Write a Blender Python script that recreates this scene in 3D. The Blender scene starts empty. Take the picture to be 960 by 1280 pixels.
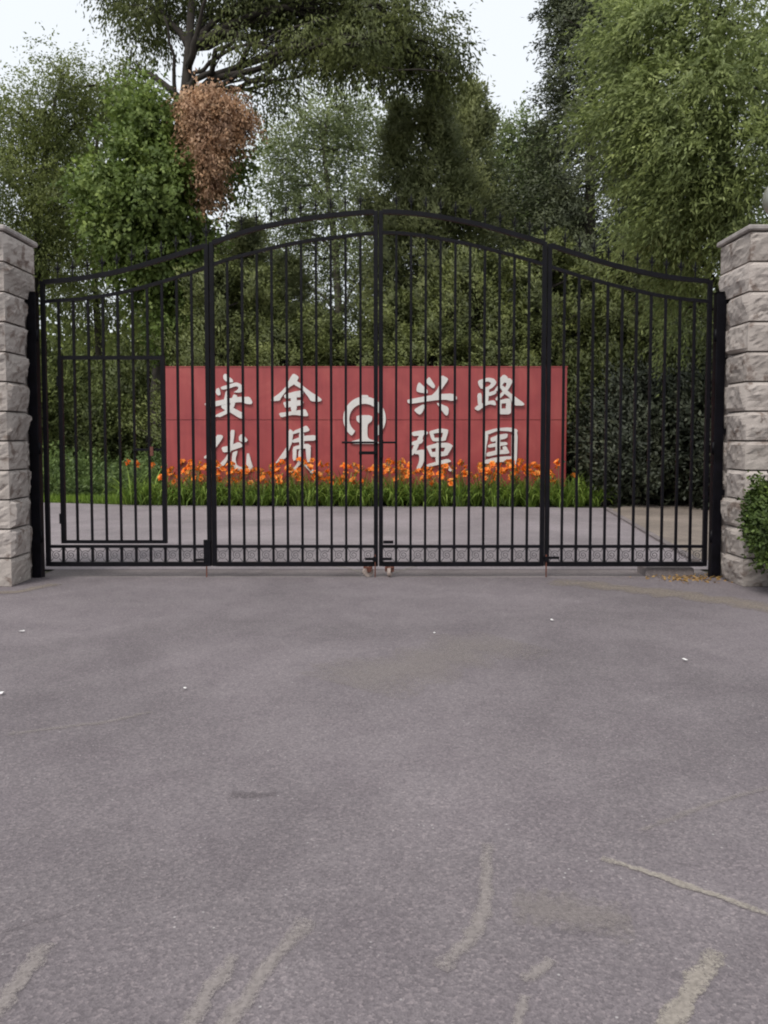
import bpy, bmesh, math, random
import numpy as np
from mathutils import Vector, Matrix
from mathutils.geometry import tessellate_polygon
from mathutils import noise as mnoise
R = math.radians

# ------------------------------------------------------------------ camera, sky, sun, exposure
scene = bpy.context.scene
CAM_H, F_PX, HORIZON = 1.416, 1000.0, 545.0        # metres, pixels of the 960x1280 photograph
PITCH = R(3.0)
PY0 = HORIZON + F_PX*math.tan(PITCH)
cd = bpy.data.cameras.new('Camera'); cam = bpy.data.objects.new('Camera', cd)
scene.collection.objects.link(cam); scene.camera = cam
cam.location = (0, 0, CAM_H); cam.rotation_euler = (R(90)-PITCH, 0, 0)
cd.sensor_fit = 'VERTICAL'; cd.sensor_height = 36.0; cd.lens = 36.0*F_PX/1280.0
cd.shift_y = -(640.0-PY0)/1280.0
cd.clip_start = 0.05; cd.clip_end = 2000

SUN_EL, SUN_AZ = R(52), R(-150)      # high, behind the camera and to its left
w = bpy.data.worlds.new('World'); scene.world = w; w.use_nodes = True
nt = w.node_tree; nt.nodes.clear()
sky = nt.nodes.new('ShaderNodeTexSky'); sky.sky_type = 'NISHITA'; sky.sun_disc = False
sky.sun_elevation = SUN_EL; sky.sun_rotation = SUN_AZ; sky.dust_density = 4.0; sky.air_density = 1.0
mixw = nt.nodes.new('ShaderNodeMix'); mixw.data_type = 'RGBA'; mixw.inputs[0].default_value = 0.86
mixw.inputs[7].default_value = (6.35, 6.6, 6.85, 1)   # even cloud cover
bg = nt.nodes.new('ShaderNodeBackground'); bg.inputs[1].default_value = 0.10
ow = nt.nodes.new('ShaderNodeOutputWorld')
nt.links.new(sky.outputs[0], mixw.inputs[6]); nt.links.new(mixw.outputs[2], bg.inputs[0]); nt.links.new(bg.outputs[0], ow.inputs[0])
sl = bpy.data.lights.new('sun', 'SUN'); sl.energy = 1.5; sl.angle = R(20); sl.color = (1.0, 0.97, 0.92)
so = bpy.data.objects.new('sun', sl); scene.collection.objects.link(so)
sd = Vector((math.sin(SUN_AZ)*math.cos(SUN_EL), math.cos(SUN_AZ)*math.cos(SUN_EL), math.sin(SUN_EL)))
so.rotation_euler = sd.to_track_quat('Z', 'Y').to_euler()
scene.view_settings.view_transform = 'Standard'; scene.view_settings.look = 'None'
scene.view_settings.gamma = 1.0; scene.view_settings.exposure = 0.72
scene.render.engine = 'CYCLES'
scene.cycles.max_bounces = 6; scene.cycles.transmission_bounces = 4; scene.cycles.diffuse_bounces = 3
scene.cycles.pixel_filter_type = 'BLACKMAN_HARRIS'; scene.cycles.filter_width = 2.0
scene.render.resolution_x, scene.render.resolution_y = 768, 1024

# ------------------------------------------------------------------ helpers
rnd = random.Random(7)
COL = scene.collection

def at(px, py, Y):
    """world point at depth Y seen at a pixel of the photograph (used to measure the place)"""
    u = (px-480.0)/F_PX; v = (PY0-py)/F_PX
    dy = math.cos(PITCH)+v*math.sin(PITCH); dz = -math.sin(PITCH)+v*math.cos(PITCH)
    s = Y/dy
    return Vector((u*s, Y, CAM_H+dz*s))

def gpt(px, py):
    """point of the ground plane seen at a pixel"""
    u = (px-480.0)/F_PX; v = (PY0-py)/F_PX
    dy = math.cos(PITCH)+v*math.sin(PITCH); dz = -math.sin(PITCH)+v*math.cos(PITCH)
    s = CAM_H/-dz
    return Vector((u*s, dy*s, 0))

def tag(o, label=None, cat=None, group=None, kind=None):
    if label: o['label'] = label
    if cat: o['category'] = cat
    if group: o['group'] = group
    if kind: o['kind'] = kind
    return o

def empty(name, loc=(0, 0, 0), rz=0):
    o = bpy.data.objects.new(name, None); COL.objects.link(o)
    o.location = loc; o.rotation_euler = (0, 0, rz); o.empty_display_size = 0.2
    return o

def link(name, me, m=None, parent=None, loc=None):
    o = bpy.data.objects.new(name, me); COL.objects.link(o)
    if m and not me.materials: me.materials.append(m)
    if parent: o.parent = parent
    if loc is not None: o.location = loc
    return o

def copy_tree(o, parent=None):
    c = o.copy(); COL.objects.link(c); c.parent = parent
    for ch in o.children: copy_tree(ch, c)
    return c

class MB:
    def __init__(s): s.v = []; s.f = []
    def box(s, a, b):
        n = len(s.v); (x0, y0, z0), (x1, y1, z1) = a, b
        s.v += [(x0,y0,z0),(x1,y0,z0),(x1,y1,z0),(x0,y1,z0),(x0,y0,z1),(x1,y0,z1),(x1,y1,z1),(x0,y1,z1)]
        s.f += [tuple(n+i for i in q) for q in ((3,2,1,0),(4,5,6,7),(0,1,5,4),(1,2,6,5),(2,3,7,6),(3,0,4,7))]
        return s
    def tube(s, pts, rad, sides=6, cap=True, up=None):
        pts = [Vector(p) for p in pts]; n = len(pts); base = len(s.v)
        if not hasattr(rad, '__len__'): rad = [rad]*n
        prev = None
        for i, p in enumerate(pts):
            t = (pts[min(i+1, n-1)]-pts[max(i-1, 0)])
            if t.length < 1e-9: t = Vector((0, 0, 1))
            t.normalize()
            if up is not None: a = Vector(up)
            elif prev is not None: a = prev
            else: a = Vector((1, 0, 0)) if abs(t.x) < .8 else Vector((0, 1, 0))
            a = (a-t*a.dot(t)).normalized(); prev = a; b = t.cross(a)
            for k in range(sides):
                ang = 2*math.pi*(k+.5)/sides
                q = p+(a*math.cos(ang)+b*math.sin(ang))*rad[i]
                s.v.append(tuple(q))
        for i in range(n-1):
            for k in range(sides):
                k2 = (k+1) % sides
                s.f.append((base+i*sides+k, base+i*sides+k2, base+(i+1)*sides+k2, base+(i+1)*sides+k))
        if cap:
            s.f.append(tuple(base+k for k in reversed(range(sides))))
            s.f.append(tuple(base+(n-1)*sides+k for k in range(sides)))
        return s
    def lathe(s, prof, c=(0, 0, 0), seg=20):
        base = len(s.v)
        for r, z in prof:
            for k in range(seg):
                a = 2*math.pi*k/seg; s.v.append((c[0]+r*math.cos(a), c[1]+r*math.sin(a), c[2]+z))
        for i in range(len(prof)-1):
            for k in range(seg):
                k2 = (k+1) % seg
                s.f.append((base+i*seg+k, base+i*seg+k2, base+(i+1)*seg+k2, base+(i+1)*seg+k))
        s.f.append(tuple(base+k for k in reversed(range(seg))))
        s.f.append(tuple(base+(len(prof)-1)*seg+k for k in range(seg)))
        return s
    def mesh(s, name, smooth=False, bevel=0):
        me = bpy.data.meshes.new(name); me.from_pydata(s.v, [], s.f)
        if bevel:
            bm = bmesh.new(); bm.from_mesh(me)
            bmesh.ops.bevel(bm, geom=bm.edges[:], offset=bevel, segments=1, affect='EDGES')
            bm.to_mesh(me); bm.free()
        if smooth: me.polygons.foreach_set('use_smooth', [True]*len(me.polygons))
        me.update(); return me
    def build(s, name, m, parent=None, smooth=False, bevel=0, loc=None):
        return link(name, s.mesh(name, smooth, bevel), m, parent, loc)

# ------------------------------------------------------------------ materials
def nodes(name):
    m = bpy.data.materials.new(name); m.use_nodes = True
    t = m.node_tree; t.nodes.clear()
    out = t.nodes.new('ShaderNodeOutputMaterial'); b = t.nodes.new('ShaderNodeBsdfPrincipled')
    t.links.new(b.outputs[0], out.inputs[0])
    return m, t, b, out

def noise(t, scale, detail=4, rough=.55, coord=None, dist=0):
    n = t.nodes.new('ShaderNodeTexNoise'); n.inputs['Scale'].default_value = scale
    n.inputs['Detail'].default_value = detail; n.inputs['Roughness'].default_value = rough
    n.inputs['Distortion'].default_value = dist
    if coord is not None: t.links.new(coord, n.inputs['Vector'])
    return n

def ramp(t, fac, stops):
    r = t.nodes.new('ShaderNodeValToRGB'); e = r.color_ramp.elements
    while len(e) < len(stops): e.new(0.5)
    for i, (p, c) in enumerate(stops):
        e[i].position = p; e[i].color = (*c, 1) if len(c) == 3 else c
    t.links.new(fac, r.inputs[0]); return r

def mix(t, a, b, fac, mode='MIX'):
    n = t.nodes.new('ShaderNodeMix'); n.data_type = 'RGBA'; n.blend_type = mode
    for sock, val in ((n.inputs[6], a), (n.inputs[7], b), (n.inputs[0], fac)):
        if hasattr(val, 'links'): t.links.new(val, sock)
        elif isinstance(val, (tuple, list)): sock.default_value = (*val[:3], 1)
        else: sock.default_value = val
    return n.outputs[2]

def bump(t, b, h, strength=.3, dist=.01):
    n = t.nodes.new('ShaderNodeBump'); n.inputs['Strength'].default_value = strength
    n.inputs['Distance'].default_value = dist
    t.links.new(h, n.inputs['Height']); t.links.new(n.outputs[0], b.inputs['Normal'])

def wpos(t):
    return t.nodes.new('ShaderNodeNewGeometry').outputs['Position']

def simple(name, c, rough=.6, var=.15, scale=6, metallic=0, spec=.5, bmp=0, bscale=60):
    m, t, b, o = nodes(name); p = wpos(t)
    n = noise(t, scale, 5, coord=p)
    lo = tuple(x*(1-var) for x in c); hi = tuple(min(1, x*(1+var)) for x in c)
    t.links.new(ramp(t, n.outputs[0], [(.3, lo), (.7, hi)]).outputs[0], b.inputs['Base Color'])
    b.inputs['Roughness'].default_value = rough; b.inputs['Metallic'].default_value = metallic
    b.inputs['Specular IOR Level'].default_value = spec
    if bmp: bump(t, b, noise(t, bscale, 4, coord=p).outputs[0], bmp, .004)
    return m

def leaf_mat(name, dark, mid, light, trans=.25, clump=1.2, rough=.55):
    m, t, b, o = nodes(name)
    at_ = t.nodes.new('ShaderNodeAttribute'); at_.attribute_name = 'var'
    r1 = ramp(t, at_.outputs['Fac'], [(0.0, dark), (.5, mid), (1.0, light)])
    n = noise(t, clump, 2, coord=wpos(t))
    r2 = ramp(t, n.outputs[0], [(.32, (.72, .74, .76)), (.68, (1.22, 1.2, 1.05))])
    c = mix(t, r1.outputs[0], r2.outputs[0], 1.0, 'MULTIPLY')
    t.links.new(c, b.inputs['Base Color'])
    b.inputs['Roughness'].default_value = rough; b.inputs['Specular IOR Level'].default_value = .3
    tr = t.nodes.new('ShaderNodeBsdfTranslucent'); t.links.new(c, tr.inputs[0])
    ms = t.nodes.new('ShaderNodeMixShader'); ms.inputs[0].default_value = trans
    t.links.new(b.outputs[0], ms.inputs[1]); t.links.new(tr.outputs[0], ms.inputs[2]); t.links.new(ms.outputs[0], o.inputs[0])
    return m

def asphalt(name, base, speck, patch_scale=.5, tint=(.98, 1.0, 1.02)):
    m, t, b, o = nodes(name); p = wpos(t)
    big = noise(t, patch_scale, 6, .6, p, .4)
    med = noise(t, 2.6, 5, .65, p, .6)
    fine = noise(t, 190, 2, .6, p)
    vor = t.nodes.new('ShaderNodeTexVoronoi'); vor.inputs['Scale'].default_value = 120; t.links.new(p, vor.inputs['Vector'])
    agg = t.nodes.new('ShaderNodeSeparateColor'); t.links.new(vor.outputs['Color'], agg.inputs[0])
    c = ramp(t, big.outputs[0], [(.30, tuple(x*.74 for x in base)), (.5, base), (.70, tuple(x*1.24 for x in base))]).outputs[0]
    c = mix(t, c, ramp(t, med.outputs[0], [(.3, (.86, .84, .85)), (.7, (1.12, 1.12, 1.1))]).outputs[0], .75, 'MULTIPLY')
    c = mix(t, c, ramp(t, agg.outputs[0], [(0, (.62, .61, .63)), (.5, (.98, .97, .98)), (.85, (1.2, 1.18, 1.18)), (1, (1.65, 1.6, 1.56))]).outputs[0], .62, 'MULTIPLY')
    c = mix(t, c, ramp(t, fine.outputs[0], [(.3, (.8, .8, .8)), (.7, (1.2, 1.2, 1.2))]).outputs[0], .7, 'MULTIPLY')
    sp = t.nodes.new('ShaderNodeTexVoronoi'); sp.inputs['Scale'].default_value = 26; t.links.new(p, sp.inputs['Vector'])
    spm = ramp(t, sp.outputs['Distance'], [(.06, (1, 1, 1)), (.13, (0, 0, 0))])
    gate_ = noise(t, 5, 2, .5, p)
    gm = ramp(t, gate_.outputs[0], [(.5, (0, 0, 0)), (.62, (.55, .55, .55))])
    k = t.nodes.new('ShaderNodeMath'); k.operation = 'MULTIPLY'
    t.links.new(spm.outputs[0], k.inputs[0]); t.links.new(gm.outputs[0], k.inputs[1])
    c = mix(t, c, speck, k.outputs[0])
    t.links.new(c, b.inputs['Base Color']); b.inputs['Roughness'].default_value = .9
    b.inputs['Specular IOR Level'].default_value = .25
    ad = t.nodes.new('ShaderNodeMath'); ad.operation = 'ADD'
    t.links.new(fine.outputs[0], ad.inputs[0]); t.links.new(vor.outputs['Distance'], ad.inputs[1])
    bump(t, b, ad.outputs[0], .3, .006)
    return m

def decal(name, c, strength=1.0, soft=.5, nscale=26, fade=.5):
    """worn smear lying on the asphalt: noise-broken coverage fading to its edges along UV v"""
    m, t, b, o = nodes(name)
    uv = t.nodes.new('ShaderNodeUVMap'); sep = t.nodes.new('ShaderNodeSeparateXYZ'); t.links.new(uv.outputs[0], sep.inputs[0])
    def tent(s):
        a = t.nodes.new('ShaderNodeMath'); a.operation = 'PINGPONG'; a.inputs[1].default_value = .5
        t.links.new(s, a.inputs[0]); d = t.nodes.new('ShaderNodeMath'); d.operation = 'MULTIPLY'; d.inputs[1].default_value = 2
        t.links.new(a.outputs[0], d.inputs[0]); return d.outputs[0]
    mv = t.nodes.new('ShaderNodeMath'); mv.operation = 'POWER'; mv.inputs[1].default_value = soft; t.links.new(tent(sep.outputs[1]), mv.inputs[0])
    mu = t.nodes.new('ShaderNodeMath'); mu.operation = 'POWER'; mu.inputs[1].default_value = .35; t.links.new(tent(sep.outputs[0]), mu.inputs[0])
    pr = t.nodes.new('ShaderNodeMath'); pr.operation = 'MULTIPLY'; t.links.new(mv.outputs[0], pr.inputs[0]); t.links.new(mu.outputs[0], pr.inputs[1])
    p = wpos(t); n = noise(t, nscale, 3, .75, p)
    nn = t.nodes.new('ShaderNodeMath'); nn.operation = 'MULTIPLY_ADD'; nn.inputs[1].default_value = 2.4; nn.inputs[2].default_value = -.75
    t.links.new(n.outputs[0], nn.inputs[0])
    su = t.nodes.new('ShaderNodeMath'); su.operation = 'ADD'; t.links.new(pr.outputs[0], su.inputs[0]); t.links.new(nn.outputs[0], su.inputs[1])
    al = ramp(t, su.outputs[0], [(.62-.25*fade, (0, 0, 0)), (.62+.45*fade if fade < .85 else 1.0, (strength,)*3)])
    tr = t.nodes.new('ShaderNodeBsdfTransparent'); ms = t.nodes.new('ShaderNodeMixShader')
    cc = ramp(t, noise(t, 70, 3, .6, p).outputs[0], [(.3, tuple(x*.75 for x in c)), (.7, tuple(x*1.2 for x in c))])
    t.links.new(cc.outputs[0], b.inputs['Base Color']); b.inputs['Roughness'].default_value = .95
    b.inputs['Specular IOR Level'].default_value = .15
    t.links.new(al.outputs[0], ms.inputs[0]); t.links.new(tr.outputs[0], ms.inputs[1]); t.links.new(b.outputs[0], ms.inputs[2])
    t.links.new(ms.outputs[0], o.inputs[0])
    return m

def stone_mat(name, base, warm):
    m, t, b, o = nodes(name); p = wpos(t)
    oi = t.nodes.new('ShaderNodeObjectInfo')
    tint = ramp(t, oi.outputs['Random'], [(0, (.86, .84, .83)), (.5, (1, .98, .97)), (1, (1.12, 1.1, 1.1))])
    n1 = noise(t, 7, 6, .6, p, .5); n2 = noise(t, 160, 3, .7, p)
    c = ramp(t, n1.outputs[0], [(.36, warm), (.45, base), (.75, tuple(x*1.15 for x in base))]).outputs[0]
    c = mix(t, c, tint.outputs[0], 1, 'MULTIPLY')
    c = mix(t, c, ramp(t, n2.outputs[0], [(.3, (.7, .7, .7)), (.7, (1.25, 1.25, 1.25))]).outputs[0], .6, 'MULTIPLY')
    t.links.new(c, b.inputs['Base Color']); b.inputs['Roughness'].default_value = .9
    b.inputs['Specular IOR Level'].default_value = .25
    bump(t, b, noise(t, 45, 6, .7, p).outputs[0], .5, .012)
    return m

M = {}
M['asphalt'] = asphalt('asphalt', (.158, .139, .146), (.5, .47, .46), .4)
M['inner_road'] = asphalt('inner_road', (.222, .196, .204), (.42, .4, .39), .35)
M['concrete'] = asphalt('threshold_concrete', (.170, .148, .146), (.4, .37, .35), 1.1)
M['dirt'] = asphalt('dirt_paving', (.20, .168, .142), (.42, .37, .3), .8)
M['soil'] = simple('soil', (.045, .042, .025), .95, .5, 3, bmp=.6)
M['gate'] = simple('gate_paint', (.0030, .0026, .0046), .5, .5, 9, spec=.15, bmp=.12, bscale=90)
M['rust'] = simple('rusty_steel', (.11, .035, .022), .75, .5, 40, bmp=.3)
M['wheel'] = simple('caster_wheel', (.30, .24, .21), .7, .3, 30)
M['scroll'] = simple('scroll_iron', (.055, .052, .056), .6, .4, 30)
M['stone'] = stone_mat('rock_faced_granite', (.36, .325, .30), (.19, .152, .132))
M['cap'] = simple('cap_stone', (.30, .27, .255), .85, .25, 9, bmp=.3)
M['mortar'] = simple('mortar', (.17, .145, .135), .95, .2, 20)
M['white'] = simple('white_letter', (.58, .56, .54), .5, .07, 4)
M['bark'] = simple('bark', (.030, .024, .019), .95, .45, 5, bmp=.9, bscale=18)
M['bark_pale'] = simple('pale_bark', (.085, .075, .060), .95, .35, 5, bmp=.8, bscale=18)
M['globe'] = simple('lamp_globe_glass', (.20, .20, .165), .28, .08, 4)
M['paper'] = simple('paper', (.72, .70, .68), .8, .05, 30)

def red_paint():
    m, t, b, o = nodes('weathered_red_paint'); p = wpos(t)
    n1 = noise(t, 1.1, 6, .6, p, .7)
    mp = t.nodes.new('ShaderNodeMapping'); mp.inputs['Scale'].default_value = (3.0, 1, .25); t.links.new(p, mp.inputs[0])
    n2 = noise(t, 4, 4, .6, mp.outputs[0])
    c = ramp(t, n1.outputs[0], [(.3, (.245, .036, .040)), (.55, (.305, .052, .051)), (.78, (.375, .085, .074))]).outputs[0]
    c = mix(t, c, ramp(t, n2.outputs[0], [(.3, (.82, .82, .82)), (.7, (1.12, 1.14, 1.14))]).outputs[0], .6, 'MULTIPLY')
    t.links.new(c, b.inputs['Base Color']); b.inputs['Roughness'].default_value = .42
    bump(t, b, n1.outputs[0], .1, .02); return m
M['red'] = red_paint()

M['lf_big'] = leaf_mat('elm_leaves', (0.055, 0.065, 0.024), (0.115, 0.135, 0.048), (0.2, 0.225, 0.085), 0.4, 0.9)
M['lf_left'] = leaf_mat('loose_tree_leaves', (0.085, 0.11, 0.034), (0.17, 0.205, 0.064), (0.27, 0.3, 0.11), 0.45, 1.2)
M['lf_ivy'] = leaf_mat('ivy_leaves', (0.065, 0.1, 0.026), (0.145, 0.205, 0.052), (0.28, 0.35, 0.1), 0.35, 1.0)
M['lf_dead'] = leaf_mat('withered_leaves', (.30, .175, .115), (.50, .31, .205), (.68, .47, .32), .35, 2.5)
M['lf_pale'] = leaf_mat('pale_tree_leaves', (0.14, 0.175, 0.082), (0.24, 0.285, 0.14), (0.34, 0.38, 0.21), 0.5, 1.2)
M['lf_olive'] = leaf_mat('olive_shrub_leaves', (.026, .032, .012), (.07, .084, .028), (.17, .19, .07), .2, 1.6)
M['lf_mid'] = leaf_mat('broadleaf_leaves', (.085, .118, .048), (.165, .215, .088), (.27, .32, .14), .4, 1.2)
M['lf_cyp'] = leaf_mat('cypress_sprays', (.11, .128, .056), (.225, .25, .115), (.34, .37, .18), .45, 1.2)
M['lf_jun'] = leaf_mat('juniper_sprays', (0.056, 0.068, 0.022), (0.118, 0.138, 0.046), (0.2, 0.225, 0.078), 0.25, 1.6)
M['lf_spruce'] = leaf_mat('spruce_needles', (0.036, 0.045, 0.024), (0.078, 0.092, 0.048), (0.135, 0.152, 0.08), 0.2, 1.4)
M['lf_right'] = leaf_mat('drooping_leaves', (.070, .088, .030), (.225, .275, .098), (.43, .49, .21), .4, 1.6)
M['lf_dark'] = leaf_mat('dark_shrub_leaves', (0.014, 0.019, 0.012), (0.042, 0.05, 0.03), (0.13, 0.142, 0.1), 0.12, 1.6)
M['lf_hedge'] = leaf_mat('hedge_leaves', (0.022, 0.038, 0.010), (0.063, 0.099, 0.024), (0.162, 0.228, 0.053), .25, 5)
M['lf_bush'] = leaf_mat('olive_bush_leaves', (0.05, 0.064, 0.02), (0.11, 0.135, 0.042), (0.2, 0.235, 0.078), 0.3, 1.2)
M['lf_day'] = leaf_mat('daylily_leaves', (.07, .12, .02), (.15, .235, .04), (.28, .38, .08), 0.35, 3)
M['grass'] = leaf_mat('grass_blades', (0.09, 0.15, 0.025), (0.17, 0.26, 0.042), (0.27, 0.37, 0.07), 0.35, 1.5)
M['weed'] = leaf_mat('weed_leaves', (0.055, 0.09, 0.028), (0.12, 0.175, 0.056), (0.21, 0.275, 0.1), 0.35, 1.5)
M['petal'] = leaf_mat('orange_petals', (.80, .145, .018), (.88, .25, .03), (.92, .45, .12), .35, 3, .5)
M['stalk'] = simple('flower_stalk', (.10, .14, .04), .6, .2, 8)
M['dry_leaf'] = leaf_mat('dry_leaves', (.20, .11, .04), (.32, .19, .07), (.45, .30, .12), .1, 6)

# ------------------------------------------------------------------ the setting: ground, forecourt, road
def sheet(name, pts, z, m, parent=None):
    me = bpy.data.meshes.new(name); me.from_pydata([(x, y, z) for x, y in pts], [], [tuple(range(len(pts)))]); me.update()
    return tag(link(name, me, m, parent), kind=None if parent else 'structure')

sheet('ground', [(-300, -40), (300, -40), (300, 600), (-300, 600)], -.02, M['soil'])
GY = 8.0                                                     # depth of the gate
tag(sheet('forecourt', [(-25, -6), (25, -6), (25, 7.97), (-25, 7.97)], 0, M['asphalt']), 'worn grey asphalt forecourt in front of the gate')
sheet('threshold', [(-3.5, 7.985), (3.36, 7.985), (3.36, 8.45), (-3.5, 8.45)], -.004, M['concrete'])
MB().box((-25, 7.95, -.2), (25, 8.0, -.008)).build('threshold_groove', M['soil'])
bpy.data.objects['threshold_groove']['kind'] = 'structure'
road_edge = [(-26, 17.4), (-7.2, 17.0), (-5, 16.35), (-2, 16.1), (2, 16.0), (4.4, 15.7), (4.75, 15.2)]
sheet('inner_road', [(-26, 8.45), (26, 8.45), (26, 15.2)]+road_edge[::-1], -.0005, M['inner_road'])

# dirt-covered paving slabs on the right behind the gate
dirt = sheet('dirt_paving', [tuple(gpt(x, y)[:2]) for x, y in ((762, 638), (800, 660), (868, 700), (1000, 700), (1000, 628), (880, 626), (800, 627))], .004, M['dirt'])
kb = MB(); a, b_ = gpt(757, 636), gpt(870, 702)
d = (b_-a).normalized(); n_ = Vector((-d.y, d.x, 0))*.045
base = len(kb.v)
kb.v += [tuple(p+Vector((0, 0, z))) for z in (-.02, .028) for p in (a-n_, b_-n_, b_+n_, a+n_)]
kb.f += [(3,2,1,0), (4,5,6,7), (0,1,5,4), (1,2,6,5), (2,3,7,6), (3,0,4,7)]
tag(kb.build('kerb_strip', M['concrete']), kind='structure')
# loose block of broken concrete by the right post
sb = MB(); c0, c1 = at(806, 726, 8.06), at(866, 708, 8.06)
sb.box((c0.x, 8.02, -.03), (c1.x, 8.32, .085))
o = sb.build('concrete_block', M['concrete'], bevel=.012)
tag(o, 'low broken concrete block under the gate leaf, beside a stone pillar', 'concrete block')

# worn smears and scuffs on the forecourt
def strip(name, pix, width, m, z=.004):
    pts = [gpt(*p) for p in pix]
    fine = []
    for i in range(len(pts)-1):
        for k in range(6): fine.append(pts[i].lerp(pts[i+1], k/6))
    fine.append(pts[-1]); n = len(fine)
    vs, fs, uv = [], [], []
    for i, p in enumerate(fine):
        t = (fine[min(i+1, n-1)]-fine[max(i-1, 0)]).normalized(); s = Vector((-t.y, t.x, 0))
        wd = width*(.75+.5*rnd.random())*.5; off = s*rnd.uniform(-.12, .12)*width
        vs += [tuple(p-s*wd+off+Vector((0, 0, z))), tuple(p+s*wd+off+Vector((0, 0, z)))]
        uv += [(i/(n-1), 0), (i/(n-1), 1)]
        if i: fs.append((2*i-2, 2*i, 2*i+1, 2*i-1))
    me = bpy.data.meshes.new(name); me.from_pydata(vs, [], fs)
    ul = me.uv_layers.new(name='UVMap')
    for l in me.loops: ul.data[l.index].uv = uv[l.vertex_index]
    return link(name, me, m, bpy.data.objects['forecourt'])
DC = {'cement': decal('cement_smear', (.31, .275, .24), .78, .6, 110, 1.0), 'scuff': decal('pale_scuff', (.30, .265, .25), .62, .9, 120, 1.2),
      'dirt': decal('sandy_dirt', (.255, .215, .18), .6, 1.0, 26, 1.6),
      'haze': decal('dusty_patch', (.28, .245, .225), .34, 1.2, 30, 1.5), 'dark': decal('damp_stain', (.115, .098, .104), .32, 1.2, 22, 1.5)}
strip('cement_smear', [(752, 1073), (800, 1088), (880, 1115), (975, 1148)], .034, DC['cement'])
strip('cement_smear', [(897, 1190), (872, 1225), (838, 1280), (810, 1330)], .06, DC['cement'])
strip('tyre_scuff', [(610, 1055), (606, 1130), (590, 1175), (548, 1212)], .055, DC['scuff'], .0044)
strip('tyre_scuff', [(385, 1150), (340, 1205), (290, 1275), (250, 1330)], .06, DC['scuff'], .0048)
strip('tyre_scuff', [(60, 1180), (25, 1225), (-20, 1280)], .06, DC['scuff'], .0052)
strip('tyre_scuff', [(295, 1195), (262, 1240), (225, 1300)], .05, DC['scuff'], .0056)
strip('tyre_scuff', [(690, 1200), (655, 1228)], .04, DC['scuff'])
strip('tyre_scuff', [(655, 1245), (646, 1290)], .03, DC['scuff'])
strip('tyre_scuff', [(10, 918), (80, 910), (140, 902), (190, 890)], .05, DC['haze'])
strip('tyre_scuff', [(960, 985), (880, 1008), (800, 1040)], .03, DC['haze'])
strip('dusty_patch', [(640, 1135), (700, 1140), (790, 1150)], .20, DC['haze'])
strip('dusty_patch', [(690, 727), (800, 738), (900, 750), (1010, 772)], .42, DC['dirt'])
strip('dusty_patch', [(-30, 742), (20, 740), (70, 730)], .16, DC['dirt'])
strip('dusty_patch', [(440, 860), (520, 830), (640, 800)], .8, DC['haze'], .0044)
strip('dark_stain', [(285, 996), (315, 994), (345, 992)], .07, DC['dark'])
strip('hairline_crack', [(0, 1168), (40, 1155), (70, 1147), (105, 1133)], .012, DC['dark'], .0072)
# scratches the casters have scraped in the concrete
for pts in ([(455, 716), (430, 709), (380, 705), (330, 706)], [(492, 716), (520, 708), (570, 704), (625, 705)]):
    o = strip('caster_scratch', pts, .03, DC['cement'], .002); o.parent = bpy.data.objects['threshold']

# ------------------------------------------------------------------ pillars of rock-faced stone
def rock_block(seed, w, d, h, sides):
    """block [0,w]x[0,d]x[0,h]; 'sides' lists which vertical faces are pitched: 'F' (y=0), 'L' (x=0), 'R' (x=w)"""
    rg = np.random.default_rng(seed); bm = bmesh.new()
    ph = rg.uniform(0, 6.28, 12)
    # pitched rock face: the lower envelope of a few tilted planes, roughened
    planes = [[(rg.uniform(-.08, .08), rg.uniform(-.03, .11), rg.uniform(.022, .056)) for _ in range(7)] for _ in range(3)]
    def disp(u, v, k):
        a = min(u, 1-u); b = min(v, 1-v)
        e = min(1, a/.055)*min(1, b/.085)
        hgt = min(pa*(u-.5)*1.2+pb*(v-.5)+pc for pa, pb, pc in planes[k//4])
        hgt += .012*mnoise.fractal(Vector((u*5+seed*1.7, v*3.4, k*3.1)), 1.0, 2.0, 4)
        return e*max(.004, hgt+.010)
    def grid(fn, nu, nv):
        g = [[bm.verts.new(fn(i/nu, j/nv)) for j in range(nv+1)] for i in range(nu+1)]
        for i in range(nu):
            for j in range(nv):
                bm.faces.new((g[i][j], g[i+1][j], g[i+1][j+1], g[i][j+1]))
    nu, nv = 13, 9
    rf = lambda k: (lambda u, v: disp(u, v, k)+(rg.normal(0, .003) if 0.05 < u < .95 and .05 < v < .95 else 0))
    f1, f2, f3 = rf(0), rf(4), rf(8)
    grid(lambda u, v: (u*w, -f1(u, v) if 'F' in sides else 0, v*h), nu, nv)
    grid(lambda u, v: (-f2(u, v) if 'L' in sides else 0, d-u*d, v*h), nu if 'L' in sides else 1, nv)
    grid(lambda u, v: (w+(f3(u, v) if 'R' in sides else 0), u*d, v*h), nu if 'R' in sides else 1, nv)
    grid(lambda u, v: (w-u*w, d, v*h), 1, 1)
    grid(lambda u, v: (u*w, v*d, h), 1, 1)
    grid(lambda u, v: (u*w, d-v*d, 0), 1, 1)
    bmesh.ops.remove_doubles(bm, verts=bm.verts[:], dist=1e-5)
    me = bpy.data.meshes.new('stone_block'); bm.to_mesh(me); bm.free()
    return me

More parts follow.
